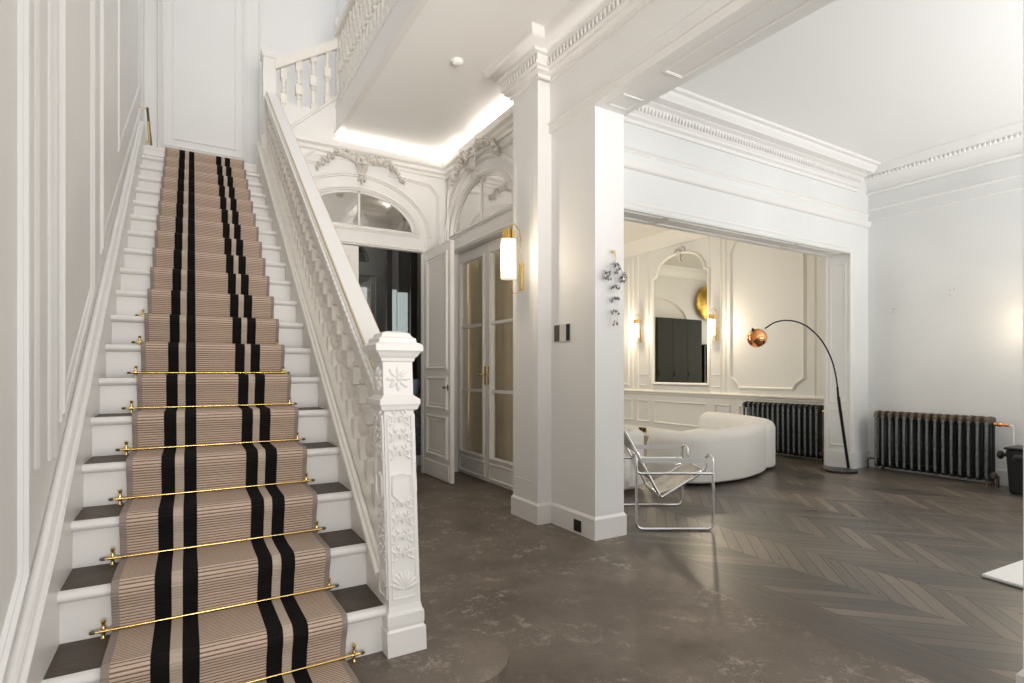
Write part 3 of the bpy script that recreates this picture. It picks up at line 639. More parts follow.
# ================================================================ STAIRCASE
st = empty('staircase', (.14, 1.7, 0), 'straight white painted staircase with dark worn lower treads rising along the left wall', 'staircase')
SX0, SX1 = -.347, .635
b = MB()
sl = [(-.36, 1.70), (.80, 1.62)] + [(.83 + .205 * math.cos(math.radians(a)), 1.83 + .205 * math.sin(math.radians(a))) for a in range(-80, 91, 10)] + [(.80, 2.40), (-.36, 2.40)]
sl2 = [(.14 + (x - .14) * .985, 1.95 + (y - 1.95) * .96) for x, y in sl]
b.extr(sl, RIS - .035, RIS, lambda x, y, z: (x, y, z)); b.extr(sl2, 0, RIS - .035, lambda x, y, z: (x, y, z))
o = b.build('bullnose_step', STONE, st); o['label'] = 'dark stone bottom step with a rounded end'
for k in range(2, 21):
    y = nosY(k); z = k * RIS; yf = y + .028
    b = MB(); b.box(SX0, SX1, yf, yf + .02, z - RIS, z - .03); b.build('riser', TRIM, st)
    y1 = y + GO + .028 if k < 20 else 7.34
    b = MB(); b.box(SX0, SX1, y + .012, y1, z - .032, z); tr = b.build('tread', TREAD if k <= 8 else TRIM, st)
    b = MB(); pr = [(0, -.036), (-.014, -.034), (-.026, -.026), (-.030, -.016), (-.026, -.006), (-.016, .001), (0.002, .001), (.002, -.036)]
    b.extr(pr, SX0, SX1, lambda a, c, t_, y=y, z=z: (t_, y + .026 + a, z + c)); b.build('nosing', TRIM, tr, smooth=60)
# strings: wall string and outer string
def zl(y): return .458 + RIS * 0 + (y - nosY(4)) * (RIS / GO) + (4 * RIS - .458)          # nosing line
b = MB()
for x0, x1 in ((XL, SX0),):
    pts = [(1.45, 0), (7.34, 0), (7.34, 3.62), (6.35, 3.60), (nosY(3), zl(nosY(3)) + .14), (1.45, .20)]
    b.extr([(y, z) for y, z in pts], x0, x1, lambda y, z, x: (x, y, z))
b.build('wall_string', TRIM, st)
b = MB(); MS = lambda s_, z, h: (SX0 + h, s_, z)
ln = [(1.45, .18), (nosY(3), zl(nosY(3)) + .13), (6.35, 3.585)]
b.tube([(SX0 - .012, y, z + .008) for y, z in ln], .010); b.tube([(SX0 - .038, y, z + .012) for y, z in ln], .013); b.build('string_moulding', TRIM, st, smooth=50)
def strz(y): return .47 + (y - 2.11) * .7503
b = MB(); b.extr([(2.10, 0), (6.12, 0), (6.12, strz(6.12)), (2.10, strz(2.10))], .655, .76, lambda y, z, x: (x, y, z)); b.box(.635, .66, 2.05, 6.3, 0, .01) if False else None
b.extr([(2.05, .16), (6.27, 3.05), (6.27, strz(6.27)), (2.05, strz(2.05))], .632, .66, lambda y, z, x: (x, y, z))
b.build('outer_string', BALU, st)
b = MB(); b.tube([(.628, y, strz(y)) for y in (2.06, 4, 6.24)], .013); b.tube([(.640, y, strz(y) + .018) for y in (2.06, 4, 6.24)], .012); b.build('string_moulding', BALU, st, smooth=60)
b = MB()
for i in range(3):
    y0 = 2.4 + i * 1.25; y1 = y0 + 1.05; b.mould([(y0, .15), (y1, .15), (y1, strz(y1) - .2), (y0, strz(y0) - .2)], lambda s_, z, h: (.76 + h, s_, z), bead(.04, .02))
b.build('side_panel', TRIM, st, smooth=50)
# landing and upper short flight
b = MB(); b.box(SX0 - .05, 1.44, 6.262, 7.34, 3.26, 3.343); b.build('landing', TRIM, st)
b = MB()
for i in range(4):
    b.box(.82 + i * .15, 1.43, 6.22, 7.34, 3.343 + i * RIS, 3.343 + (i + 1) * RIS)
b.build('upper_flight', TRIM, st)
b = MB(); b.extr([(.66, 3.10), (.80, 3.22), (1.05, 3.40), (1.44, 3.74), (1.44, 4.20), (.80, 3.62), (.66, 3.62)], 6.13, 6.20, lambda x, z, y: (x, y, z)); b.build('upper_string', TRIM, st)
b = MB(); b.tube([(.80, 6.12, 3.62), (1.42, 6.12, 4.19)], .014); b.tube([(.80, 6.12, 3.25), (1.42, 6.12, 3.76)], .012); b.build('string_moulding', TRIM, st, smooth=50)

# runner
cw0 = .685
prof = []
for k in range(1, 21):
    y = nosY(k); z = k * RIS
    if k == 1: y = 1.66; prof += [(y - .03, .012), (y - .025, z - .03)]
    else: prof += [(y + .016, z - RIS + .016), (y + .002, z - .075)]
    prof += [(y - .017, z - .028), (y - .019, z - .012), (y - .012, z + .004), (y + .004, z + .0105)]
    if k < 20: prof += [(y + GO * .5, z + .0095), ((nosY(k + 1) + .010), z + .0105)]
prof += [(7.30, 20 * RIS + .01)]
me = bpy.data.meshes.new('stair_runner'); vs = []; fs = []; uvs = []
dist = 0; nx = 13
def cleft(y): return -.208 + (y - 2.4) * .0085
for i, (y, z) in enumerate(prof):
    if i: dist += math.hypot(y - prof[i - 1][0], z - prof[i - 1][1])
    widen = max(0, (2.35 - y)) * .03
    for j in range(nx):
        u = j / (nx - 1); vs.append((cleft(y) + widen * (u - .0) * 1.0 + u * cw0, y, z)); uvs.append((u * cw0, dist))
for i in range(len(prof) - 1):
    for j in range(nx - 1): fs.append((i * nx + j, i * nx + j + 1, (i + 1) * nx + j + 1, (i + 1) * nx + j))
me.from_pydata(vs, [], fs); uvl = me.uv_layers.new(name='UVMap')
for p in me.polygons:
    p.use_smooth = False
    for li in p.loop_indices: uvl.data[li].uv = uvs[me.loops[li].vertex_index]
me.materials.append(CARPET)
o = bpy.data.objects.new('stair_runner', me); COL.objects.link(o); tag(o, 'tan ribbed stair runner with two pairs of black stripes laid up the stairs', 'carpet')
s_ = o.modifiers.new('solid', 'SOLIDIFY'); s_.thickness = .007; s_.offset = 1
# rods
ORD = ['', '', 'lowest visible', 'third', 'fourth', 'fifth', 'sixth', 'seventh', 'eighth', 'ninth', 'tenth']
for k in range(2, 11):
    y = nosY(k) + .004; z = (k - 1) * RIS + .024; x0 = -.255 + (y - 2.4) * .008; x1 = .505
    if k == 2: x1 = .54
    t = empty('stair_rod', (.12, y, (k - 1) * RIS), 'brass stair rod across the runner at the foot of the %s riser' % ORD[k], 'stair rod', 'brass rods along the stair runner')
    b = MB(); b.tube([(x0, y, z), (x1, y, z)], .0042, 8); b.build('rod', BRASS, t, smooth=60)
    for x in (x0 + .025, x1 - .025):
        b = MB(); b.lathe([(.005, -.030), (.009, -.027), (.005, -.019), (.006, -.009), (.009, 0), (.006, .009), (.005, .019), (.009, .028), (.004, .032)], (x, y + .003, z + .004), 10)
        b.tube([(x - .012, y, z), (x + .012, y, z)], .0065, 8); b.build('bracket', BRASS, t, smooth=60)
    for x, sg in ((x0, -1), (x1, 1)):
        b = MB(); b.ball((x + sg * .004, y, z), (.010, .006, .006), 8, 6); b.build('finial', IRONT, t, smooth=60)

# ---- balustrade of the lower flight
bal = empty('stair_balustrade', (.70, 2.0, RIS), 'ivory stair balustrade with turned balusters and a wide white handrail beside the carpeted flight', 'balustrade')
def railx(y): return .713 + (y - 2) * .006
def railz(y): return 1.434 + (y - 2.6) * .745
b = MB()
def railsec(prof_, y0, y1, n=1):
    vs = []; k = len(prof_)
    for y in (y0, y1):
        for a, c in prof_: vs.append((railx(y) + a, y, railz(y) + c))
    b.add(vs, [tuple(range(k)), tuple(range(2 * k - 1, k - 1, -1))] + [(i, (i + 1) % k, k + (i + 1) % k, k + i) for i in range(k)])
RS = [(-.024, 0), (.062, 0), (.062, -.03), (.045, -.04), (.045, -.10), (-.040, -.10), (-.044, -.075), (-.040, -.025), (-.030, -.012)]
railsec(RS, 2.13, 6.16); hr = b.build('handrail', TRIM, bal)
b = MB()
for sx in (-.028, .063):
    b.tube([(railx(y) + sx, y, railz(y) - .008) for y in (2.13, 4, 6.16)], .006, 6)
b.build('gilt_bead', OLDGOLD, hr, smooth=60)
b = MB(); ys = [2.15 + i * .0105 for i in range(380)]
b.tube([(railx(y) - .044, y, railz(y) - .045) for y in ys], [(.003, .009, .011, .009)[i % 4] for i in range(380)], 6); b.build('bead_moulding', BALU, hr, smooth=60)
b = MB(); railsec([(-.030, -.09), (.030, -.09), (.030, -.175), (-.030, -.175)], 2.13, 6.16); b.build('frieze_board', BALU, hr)
def baluster_mesh(h):
    b = MB(); s = h / .56
    b.box(-.028, .028, -.028, .028, -.03, .085 * s)
    b.lathe([(.028, .085 * s), (.018, .10 * s), (.026, .115 * s), (.030, .15 * s), (.024, .19 * s), (.016, .215 * s), (.027, .225 * s), (.027, .24 * s), (.017, .25 * s)], seg=10)
    b.lathe([(.020, .25 * s), (.033, .262 * s), (.033, .34 * s), (.020, .35 * s)], sq=True)
    b.lathe([(.017, .35 * s), (.027, .36 * s), (.027, .375 * s), (.016, .385 * s), (.019, .41 * s), (.024, .43 * s), (.018, .45 * s), (.028, .465 * s), (.030, .475 * s)], seg=10)
    b.box(-.030, .030, -.030, .030, .475 * s, .565 * s)
    return b
first = None; NB = 35
for i in range(NB):
    y = 2.22 + i * (6.08 - 2.22) / (NB - 1)
    if first is None:
        first = baluster_mesh(.53).build('baluster', BALU, bal, smooth=40, local=True); q = first
    else:
        q = first.copy(); COL.objects.link(q); q.parent = bal
    q.location = Vector((railx(y), y, strz(y) + .0)) - Vector(bal.location)
# newel
NXc, NYc = .698, 2.005
def lean(x, y, z): return (x - (z - RIS) * .030, y, z)
nw = MB()
nw.lathe([(.074, RIS), (.074, .255), (.067, .263), (.070, .277), (.070, .312), (.064, .325), (.060, .345), (.056, 1.055), (.068, 1.062), (.072, 1.075), (.076, 1.082), (.076, 1.098), (.066, 1.106), (.056, 1.115), (.056, 1.235), (.062, 1.240), (.064, 1.250), (.072, 1.258), (.080, 1.270), (.088, 1.277), (.088, 1.297), (.080, 1.304), (.070, 1.308), (.068, 1.322), (.058, 1.328), (.050, 1.342), (.040, 1.346), (.02, 1.35)], (NXc, NYc, 0), sq=True, M=lean)
nwo = nw.build('newel_post', TRIM, bal); 
def relief(Mr, z0, z1, hw, fine=1):
    b = MB(); R = random.Random(3)
    b.mould(rect(-hw, hw, z0, z1), Mr, bead(.010, .006))
    L = z1 - z0; zc = z0 + L * .60
    def leaf(s, z, l, w, a, h=.007): b.ball((s, 0, z), (l, h, w), 8, 5, M=lambda x, y, zz: Mr(x, zz, -y * 1.0 + .001), dirx=a)
    # acanthus fan at the foot
    for a in range(20, 161, 17):
        t_ = math.radians(a); leaf(.030 * math.cos(t_), z0 + .025 + .045 * math.sin(t_), .034, .009, t_)
    # rising scrolls with leaves
    z = z0 + .14; sg = 1
    while z < z1 - .03:
        if abs(z - zc) > .075:
            for m_ in (-1, 1):
                pts = [(m_ * (.021 - .014 * (1 - q_ / 14) * math.cos(q_ * .62 + .4)), z + .016 + .016 * (1 - q_ / 14) * math.sin(q_ * .62 + .4), .004) for q_ in range(11)]
                b.tube([Mr(*p) for p in pts], .0035, 5)
                for a_, l_, dx, dz in ((.7, .013, .034, .030), (2.4, .012, .012, .040), (-.5, .012, .033, .002), (1.5, .010, .022, .046)):
                    leaf(m_ * dx, z + dz, l_, .0048, a_ if m_ > 0 else PI - a_, .008)
            leaf(0, z + .02, .006, .013, 0, .010)
        z += .062
    # shield
    hexp = [(-.032, zc + .045), (.0, zc + .055), (.032, zc + .045), (.035, zc - .02), (.0, zc - .055), (-.035, zc - .02)]
    b.mould(hexp, Mr, bead(.010, .011)); b.add([(s, z_, .006) for s, z_ in hexp], [tuple(range(6))], Mr)
    return b
def rosette(Mr, zc, r):
    b = MB()
    for i in range(8):
        a = i * PI / 4; b.ball((r * .55 * math.cos(a), 0, zc + r * .55 * math.sin(a)), (r * .45, .007, r * .17), 8, 5, M=lambda x, y, zz: Mr(x, zz, -y), dirx=a)
    b.ball((0, 0, zc), (r * .2, .012, r * .2), 8, 5, M=lambda x, y, zz: Mr(x, zz, -y)); return b
fM = lambda s, z, h: lean(NXc + s, NYc - .0575 - h, z)
lM = lambda s, z, h: lean(NXc - .0575 - h, NYc - s, z)
for MM in (fM, lM, lambda s, z, h: lean(NXc + .0575 + h, NYc + s, z)):
    relief(MM, .37, 1.04, .045).build('carved_panel', TRIM, nwo, smooth=60)
    rosette(MM, 1.175, .047).build('rosette', TRIM, nwo, smooth=60)

def small_newel(name, cx, cy, z0, z1, hw, parent):
    b = MB(); b.lathe([(hw, z0), (hw, z1 - .11), (hw + .012, z1 - .10), (hw + .018, z1 - .07), (hw + .018, z1 - .035), (hw + .006, z1 - .02), (hw - .02, z1)], (cx, cy, 0), sq=True)
    return b.build(name, TRIM, parent)
lb = empty('landing_balustrade', (.74, 6.2, 3.34), 'short rising white balustrade with four balusters above the stair landing', 'balustrade')
small_newel('newel_post', .74, 6.21, 3.10, 4.54, .062, lb)
b = MB(); b.extr([(.79, 4.34), (1.42, 4.74), (1.42, 4.82), (.79, 4.42)], 6.12, 6.22, lambda x, z, y: (x, y, z)); b.tube([(.79, 6.13, 4.33), (1.42, 6.13, 4.73)], .012); b.build('handrail', BALU, lb)
fb = None
for i in range(4):
    x = .875 + i * .148; zb = 3.62 + (x - .80) * .90
    if fb is None: fb = baluster_mesh(.66).build('baluster', BALU, lb, smooth=40, local=True); q = fb
    else: q = fb.copy(); COL.objects.link(q); q.parent = lb
    q.location = Vector((x, 6.17, zb)) - Vector(lb.location)
gb = empty('gallery_balustrade', (1.45, 6.2, ZG), 'long ivory balustrade of the upper gallery running towards the viewer at the top', 'balustrade')
small_newel('newel_post', 1.46, 6.2, 4.0, 5.09, .042, gb)
b = MB(); b.box(1.40, 1.52, -1.9, 6.17, 4.86, 4.94); b.tube([(1.40, -1.9, 4.87), (1.40, 6.17, 4.87)], .014); b.build('handrail', BALU, gb)
b = MB(); b.box(1.405, 1.50, -1.9, 6.17, 4.08, 4.13); b.box(1.445, 1.50, -1.9, 6.17, ZG, 4.08); b.build('curb', TRIM, gb)
fb = None
for i in range(26):
    y = 6.08 - i * .115
    if fb is None: fb = baluster_mesh(.69).build('baluster', BALU, gb, smooth=40, local=True); q = fb
    else: q = fb.copy(); COL.objects.link(q); q.parent = gb
    q.location = Vector((1.45, y, 4.13)) - Vector(gb.location)
# grab rail
t = empty('grab_rail', (-.36, 6.5, 3.45), 'short slanted brass and wood grab rail on the left wall at the stair head', 'handrail')
b = MB(); b.tube([(-.330, 6.5, 3.80), (-.315, 6.5, 3.62), (-.300, 6.5, 3.44)], .011, 8); b.build('rail', IRONT, t, smooth=60)
b = MB(); b.tube([(-.322, 6.49, 3.66), (-.312, 6.48, 3.44)], .009, 8); b.tube([(-.40, 6.5, 3.79), (-.33, 6.5, 3.79)], .007); b.tube([(-.40, 6.5, 3.46), (-.30, 6.5, 3.46)], .007); b.build('bracket', BRASS, t, smooth=60)

# ================================================================ plaster cartouches
def cartouche(M0, sc, zc, seed, label, wide=.42, k=1.0, dep=1.15):
    M = lambda a, z, h: M0(sc + (a - sc) * k, zc + (z - zc) * k, h * dep)
    R = random.Random(seed); b = MB()
    Mb = lambda x, y, z: M(x, z, -y)
    def lf(s, z, l, w, a, h=.03, y=-.02): b.ball((sc + s, y, zc + z), (l, h, w), 8, 5, M=Mb, dirx=a)
    # central shell over a small flared basket, pendant leaves below
    for i, a in enumerate(range(15, 166, 15)):
        t_ = math.radians(a); lf(.10 * math.cos(t_), .055 + .10 * math.sin(t_), .048, .013, t_, .025, -.03)
    b.tube([M(sc + .055 * math.cos(math.radians(q)), zc + .055 + .055 * math.sin(math.radians(q)), .05) for q in range(-20, 201, 20)], .009, 6)
    lf(0, .06, .022, .03, 0, .03, -.03)
    for q in (-2, -1, 0, 1, 2): b.tube([M(sc + q * .030, zc + .035, .035), M(sc + q * .022, zc - .02, .045), M(sc + q * .013, zc - .075, .03)], .010, 6)
    b.tube([M(sc - .07, zc + .035, .04), M(sc, zc + .028, .06), M(sc + .07, zc + .035, .04)], .010, 6); b.tube([M(sc - .035, zc - .075, .03), M(sc, zc - .082, .045), M(sc + .035, zc - .075, .03)], .009, 6)
    for q, l_ in ((-.5, .04), (0, .055), (.5, .04)): lf(math.sin(q) * .04, -.125 + abs(q) * .03, l_, .013, PI / 2 + q, .022, -.02)
    for sg in (-1, 1):                      # scroll arms and drooping garlands
        pts = [(sg * (.09 + .03 * math.cos(q / 2.2) * (1 - q / 12)), .07 + .05 * math.sin(q / 2.2) * (1 - q / 12)) for q in range(10)]
        b.tube([M(sc + x, zc + z, .04) for x, z in pts], .014, 6)
        b.tube([M(sc + sg * x, zc + z, .03) for x, z in ((.10, .10), (.17, .12), (.24, .08), (.31, .05), (wide - .04, -.03), (wide, -.09))], [.012, .013, .012, .010, .008, .005], 6)
        for i in range(26):
            u = i / 25; x = .11 + u * (wide - .10); z = .115 - .02 * math.cos(u * 7) - .17 * u ** 2
            r = .054 * (1 - .45 * u)
            lf(sg * x, z + R.uniform(-.035, .035) * (1 - .4 * u), r * R.uniform(.7, 1.2), r * .38, R.uniform(0, PI), .018, R.uniform(-.045, -.015))
        for x, z, r in ((.16, .12, .036), (.235, .095, .032), (.30, .05, .028)):
            for i in range(6):
                a = i * PI / 3; lf(sg * x + r * .7 * math.cos(a), z + r * .7 * math.sin(a), r * .5, r * .35, a, .014, -.045)
            b.ball((sc + sg * x, -.06, zc + z), (r * .35, .015, r * .35), 8, 5, M=Mb)
    for i in range(5): lf(R.uniform(-.06, .06), .17 + R.uniform(-.02, .025), .03, .014, R.uniform(0, PI))
    o = b.build('plaster_cartouche', PLASTER, smooth=60, origin=M0(sc, zc, 0)); tag(o, label, 'plaster ornament', 'plaster cartouches over the arches'); return o
cartouche(mb1, 1.68, 3.47, 1, 'white plaster basket and garland ornament above the arch over the open door', k=1.12, dep=1.4)
cartouche(mx1, 5.33, 3.48, 2, 'white plaster basket ornament above the arch over the glazed double doors', k=1.25, dep=1.7)

# ================================================================ lamps
def cyl_sconce(base, out, label, group, power, glassh=.33, r=.068, name='wall_lamp'):
    """base point on wall, out = outward unit vector (x,y)"""
    bx, by, bz = base; ox, oy = out; tx, ty = -oy, ox
    t = empty(name, (bx, by, bz), label, 'wall lamp', group)
    P = lambda a, o_, z: (bx + tx * a + ox * o_, by + ty * a + oy * o_, bz + z)
    b = MB(); b.box(-.022, .022, 0, .022, -.02, .20, lambda a, o_, z: P(a, o_, z)); bevel(b.build('wall_plate', BRASS, t), .004)
    b = MB(); b.lathe([(r * .55, glassh), (r * .96, glassh - .004), (r, glassh - .02), (r, .02), (r * .96, .004), (r * .5, 0)], (0, 0, 0), 24, M=lambda x, y, z: P(x, .135 + y, .06 + z)); b.build('glass_shade', LAMPG, t, smooth=50)
    b = MB()
    for i in range(22):
        a = 2 * PI * i / 22; b.box(-.006, .006, -.004, .004, 0, .072, M=lambda x, y, z, a=a: P((r * .72) * math.cos(a) + x * math.sin(a), .135 + (r * .72) * math.sin(a) + y, .06 + glassh + z))
    b.lathe([(r * .60, 0), (r * .60, .07), (.01, .074)], (0, 0, 0), 20, M=lambda x, y, z: P(x, .135 + y, .06 + glassh + z)); b.build('brass_cap', BRASS, t, smooth=40)
    b = MB(); b.tube([P(0, .02, .19), P(0, .035, .30), P(0, .02, .40), P(0, .03, .47), P(0, .08, .515), P(0, .125, .50), P(0, .135, .455)], .005, 6)
    b.tube([P(0, .02, .0), P(0, .05, -.045), P(0, .09, -.05), P(0, .115, -.01), P(0, .10, .03), P(0, .11, .065)], .003, 6); b.build('cord', BRASS, t, smooth=60)
    point('wall_lamp_glow', P(0, .135 + r + .05, .06 + glassh * .5), power, WARM, .05)
    return t
cyl_sconce((2.375, 3.845, 1.885), (-1, 0), 'brass wall lamp with lit frosted glass cylinder on the pillar by the double doors', None, 9, .325, .062)
cyl_sconce((XS - .0, 6.02, 1.72), (-1, 0), 'lit glass cylinder wall lamp on the salon wall right of the mirror', 'salon wall lamps', 20, .27, .06)
cyl_sconce((XS - .0, 7.76, 1.78), (-1, 0), 'lit glass cylinder wall lamp on the salon wall left of the mirror', 'salon wall lamps', 20, .27, .06)
cyl_sconce((XR, 2.02, 1.52), (-1, 0), 'lit glass cylinder wall lamp above the black bin, by the right edge', None, 7, .27, .06)  # hidden lamp, assumed from the warm glow on this wall

# crystal sconce
t = empty('crystal_wall_light', (2.655, 3.07, 2.08), 'smoky crystal wall light with hanging drops on the front of the white pillar', 'wall light')
cx, cy = 2.655, 3.03
b = MB(); b.tube([(cx, 3.07, 2.095), (cx, 3.04, 2.10), (cx, 3.03, 2.05), (cx, 3.03, 2.0)], .005); b.ball((cx, 3.065, 2.10), (.012, .008, .012)); b.build('hook', BRASS, t, smooth=60)
b = MB(); R = random.Random(5)
def gem(b, x, y, z, r, h): b.add([(x, y, z + h), (x + r, y, z), (x, y + r, z), (x - r, y, z), (x, y - r, z), (x, y, z - h)], [(0, 1, 2), (0, 2, 3), (0, 3, 4), (0, 4, 1), (5, 2, 1), (5, 3, 2), (5, 4, 3), (5, 1, 4)])
for sx, zc_ in ((0, 1.975), (-.07, 1.915), (.07, 1.915)):
    for i in range(22):
        gem(b, cx + sx + R.uniform(-.026, .026), cy + R.uniform(-.02, .015), zc_ + R.uniform(-.035, .035), R.uniform(.008, .014), R.uniform(.010, .02))
for s in (-1, 1): b.tube([(cx, cy, 2.01), (cx + s * .04, cy, 2.0), (cx + s * .07, cy, 1.94)], .004, 6)
gem(b, cx, cy, 2.02, .012, .03); b.build('crystal_cluster', CRYSTAL, t)
for zc_, n_, w_ in ((1.84, 9, .03), (1.75, 8, .028), (1.66, 7, .028), (1.58, 4, .018)):
    b = MB()
    for i in range(n_): a = 2 * PI * i / n_; gem(b, cx + w_ * math.cos(a), cy + w_ * .8 * math.sin(a), zc_ + R.uniform(-.012, .012), .011, .016)
    b.lathe([(w_ * .7, -.003), (w_ * .7, .003)], (cx, cy, zc_ + .012), 10); b.build('crystal_ring', CRYSTAL, t)
b = MB()
for sx in (-.018, .018): b.tube([(cx + sx, cy, 1.95), (cx + sx, cy, 1.57)], .0012, 5)
b.build('wire', CHROME, t)
for c_ in t.children: c_.location.z -= .03

# switches and sockets
t = empty('light_switch', (PX0, 3.46, 1.50), 'dark bronze two gang light switch plate on the white pillar', 'switch')
b = MB(); b.box(PX0 - .008, PX0, 3.36, 3.565, 1.435, 1.565); b.build('plate', mat('pale_switch_frame', (.62, .60, .56), .4), t)
for y0, y1, m_ in ((3.50, 3.562, mat('bronze_switch', (.10, .085, .06), .3, .5)), (3.365, 3.405, BLACKM)):
    b = MB(); b.box(PX0 - .014, PX0 - .008, y0, y1, 1.438, 1.562); b.build('rocker', m_, t)
t = empty('wall_socket', (PX0 - .015, 3.257, .06), 'square black power socket in the pillar skirting', 'socket')
b = MB(); b.box(PX0 - .021, PX0 - .015, 3.215, 3.300, .02, .105); b.build('plate', BLACK, t)
b = MB(); b.lathe([(.024, 0), (.022, .003)], (0, 0, 0), 20, M=lambda x, y, z: (PX0 - .021 - z, 3.257 + x, .062 + y)); b.build('outlet', BLACKM, t, smooth=40)
t = empty('brass_socket', (XS - .03, 7.70, .12), 'small brass power socket low on the salon wall skirting', 'socket')
b = MB(); b.box(XS - .03, XS - .02, 7.60, 7.80, .06, .15); b.build('plate', BRASS, t)
for y in (7.65, 7.75):
    b = MB(); b.box(XS - .033, XS - .03, y - .03, y + .03, .08, .13); b.build('outlet', BLACK, t)
t = empty('smoke_detector', (1.926, 4.15, ZH), 'round white smoke detector on the hall ceiling', 'smoke detector')
b = MB(); b.lathe([(.05, 0), (.05, -.012), (.045, -.02), (.03, -.032), (.01, -.034)], (1.926, 4.15, ZH), 24); b.build('housing', CEIL, t, smooth=40)
b = MB(); b.lathe([(.052, 0), (.052, -.006)], (1.926, 4.15, ZH), 24); b.build('base_ring', TRIM, t, smooth=40)

# ================================================================ radiators
def radiator(xc, y0, y1, zt, n, label, pipe_side=-1, depth=.20, capm=None):
    t = empty('radiator', (xc, (y0 + y1) / 2, 0), label, 'radiator')
    p = (y1 - y0) / n; zb = .055; first = None
    b = MB(); hw = p * .5; rt = p * .215
    for dx in (-depth / 2 + rt, 0, depth / 2 - rt):
        b.lathe([(rt * .9, zb + .04), (rt, zb + .1), (rt * .92, (zb + zt) / 2), (rt, zt - .09), (rt * .9, zt - .04)], (dx, 0, 0), 10)
    def hub(z, h):
        pts = []; m_ = 8
        for i in range(m_ + 1): a = PI * i / m_; pts.append((-math.cos(a) * depth / 2, math.sin(a) * h))
        return pts
    top = [(x, zt - .055 + dz) for x, dz in [(-depth / 2, -.025), (depth / 2, -.025), (depth / 2, .015), (depth / 2 - .02, .045), (depth / 2 - .06, .053), (-depth / 2 + .06, .053), (-depth / 2 + .02, .045), (-depth / 2, .015)]]
    bot = [(x, zb + .03 + dz) for x, dz in [(-depth / 2, .03), (-depth / 2 + .01, -.02), (-depth / 2 + .04, -.035), (depth / 2 - .04, -.035), (depth / 2 - .01, -.02), (depth / 2, .03)]]
    b.extr(bot, -rt * 1.05, rt * 1.05, lambda x, z, y: (x, y, z))
    b.lathe([(rt * 1.0, -hw), (rt * 1.0, hw)], (0, 0, 0), 10, M=lambda x, y, z: (x, z, zt - .075 + y)); b.lathe([(rt * 1.0, -hw), (rt * 1.0, hw)], (0, 0, 0), 10, M=lambda x, y, z: (x, z, zb + .07 + y))
    tb = MB(); tb.extr(top, -rt * 1.15, rt * 1.15, lambda x, z, y: (x, y, z)); tb.ball((-depth / 2 + .01, 0, zt - .040), (.016, rt * 1.35, .02), 8, 6); tb.ball((0, 0, zt - .008), (.07, rt * 1.6, .012), 8, 6)
    for i in range(n):
        if first is None:
            first = b.build('radiator_section', IRON, t, smooth=45, local=True)
            cap = tb.build('cap', capm or IRONT, first, smooth=50, local=True); s = first
            fb_ = MB(); fb_.tube([(-depth / 2 + rt * .55, 0, zb + .03), (-depth / 2 + rt * .3, 0, zb + .12), (-depth / 2 + rt * .3, 0, zt - .12), (-depth / 2 + rt * .6, 0, zt - .035)], rt * .82, 8); rib = fb_.build('front_rib', WORN_LIT, first, smooth=60, local=True)
        else:
            s = first.copy(); COL.objects.link(s); s.parent = t
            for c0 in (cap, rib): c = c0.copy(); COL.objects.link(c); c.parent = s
        s.location = (0, y0 + p * (i + .5) - (y0 + y1) / 2, 0)
    for y in (y0 + p * .5, y1 - p * .5):
        f = MB()
        for dx in (-depth / 2 + .03, depth / 2 - .03): f.lathe([(.024, 0), (.022, .015), (.014, .04), (.02, .08)], (xc + dx, y, 0), 10)
        f.build('foot', IRONT, t, smooth=50)
    f = MB(); f.tube([(xc - .03, y0 - .005, zt - .075), (xc - .03, y0 - .04, zt - .075)], .018, 10); f.ball((xc - .03, y0 - .055, zt - .075), (.024, .028, .024)); f.tube([(xc - .03, y0 - .08, zt - .075), (xc - .03, y0 - .13, zt - .08)], .016, 10)
    f.build('valve', COPPER if pipe_side < 0 else BRASS, t, smooth=50)
    f = MB(); f.tube([(xc + .04, y0 - .13, zt - .08), (xc + .04, y0 - .14, zt - .12), (xc + .04, y0 - .14, .0)], .009, 8); f.tube([(xc - .03, y0 - .13, zt - .08), (xc + .04, y0 - .13, zt - .08)], .009, 8); f.build('pipe', TRIM, t, smooth=50)
    f = MB(); f.ball((xc - .07, y0 - .02, .12), (.035, .03, .035)); f.tube([(xc - .07, y0 - .02, .12), (xc - .07, y0 - .05, .12), (xc - .07, y0 - .05, .0)], .014, 8); f.tube([(xc - .11, y0 - .02, .12), (xc - .03, y0 - .02, .12)], .02, 10)
    f.build('lock_valve', IRONT, t, smooth=50)
    f = MB(); f.tube([(xc, y1 + .005, .13), (xc, y1 + .08, .13), (xc, y1 + .10, .10), (xc, y1 + .10, 0)], .012, 8); f.build('inlet_pipe', IRONT, t, smooth=50)
    return t
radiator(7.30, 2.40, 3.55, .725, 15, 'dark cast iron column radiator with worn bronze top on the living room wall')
radiator(7.26, 4.18, 5.36, .755, 15, 'dark cast iron radiator on the salon wall behind the white sofa', 1, capm=IRON)

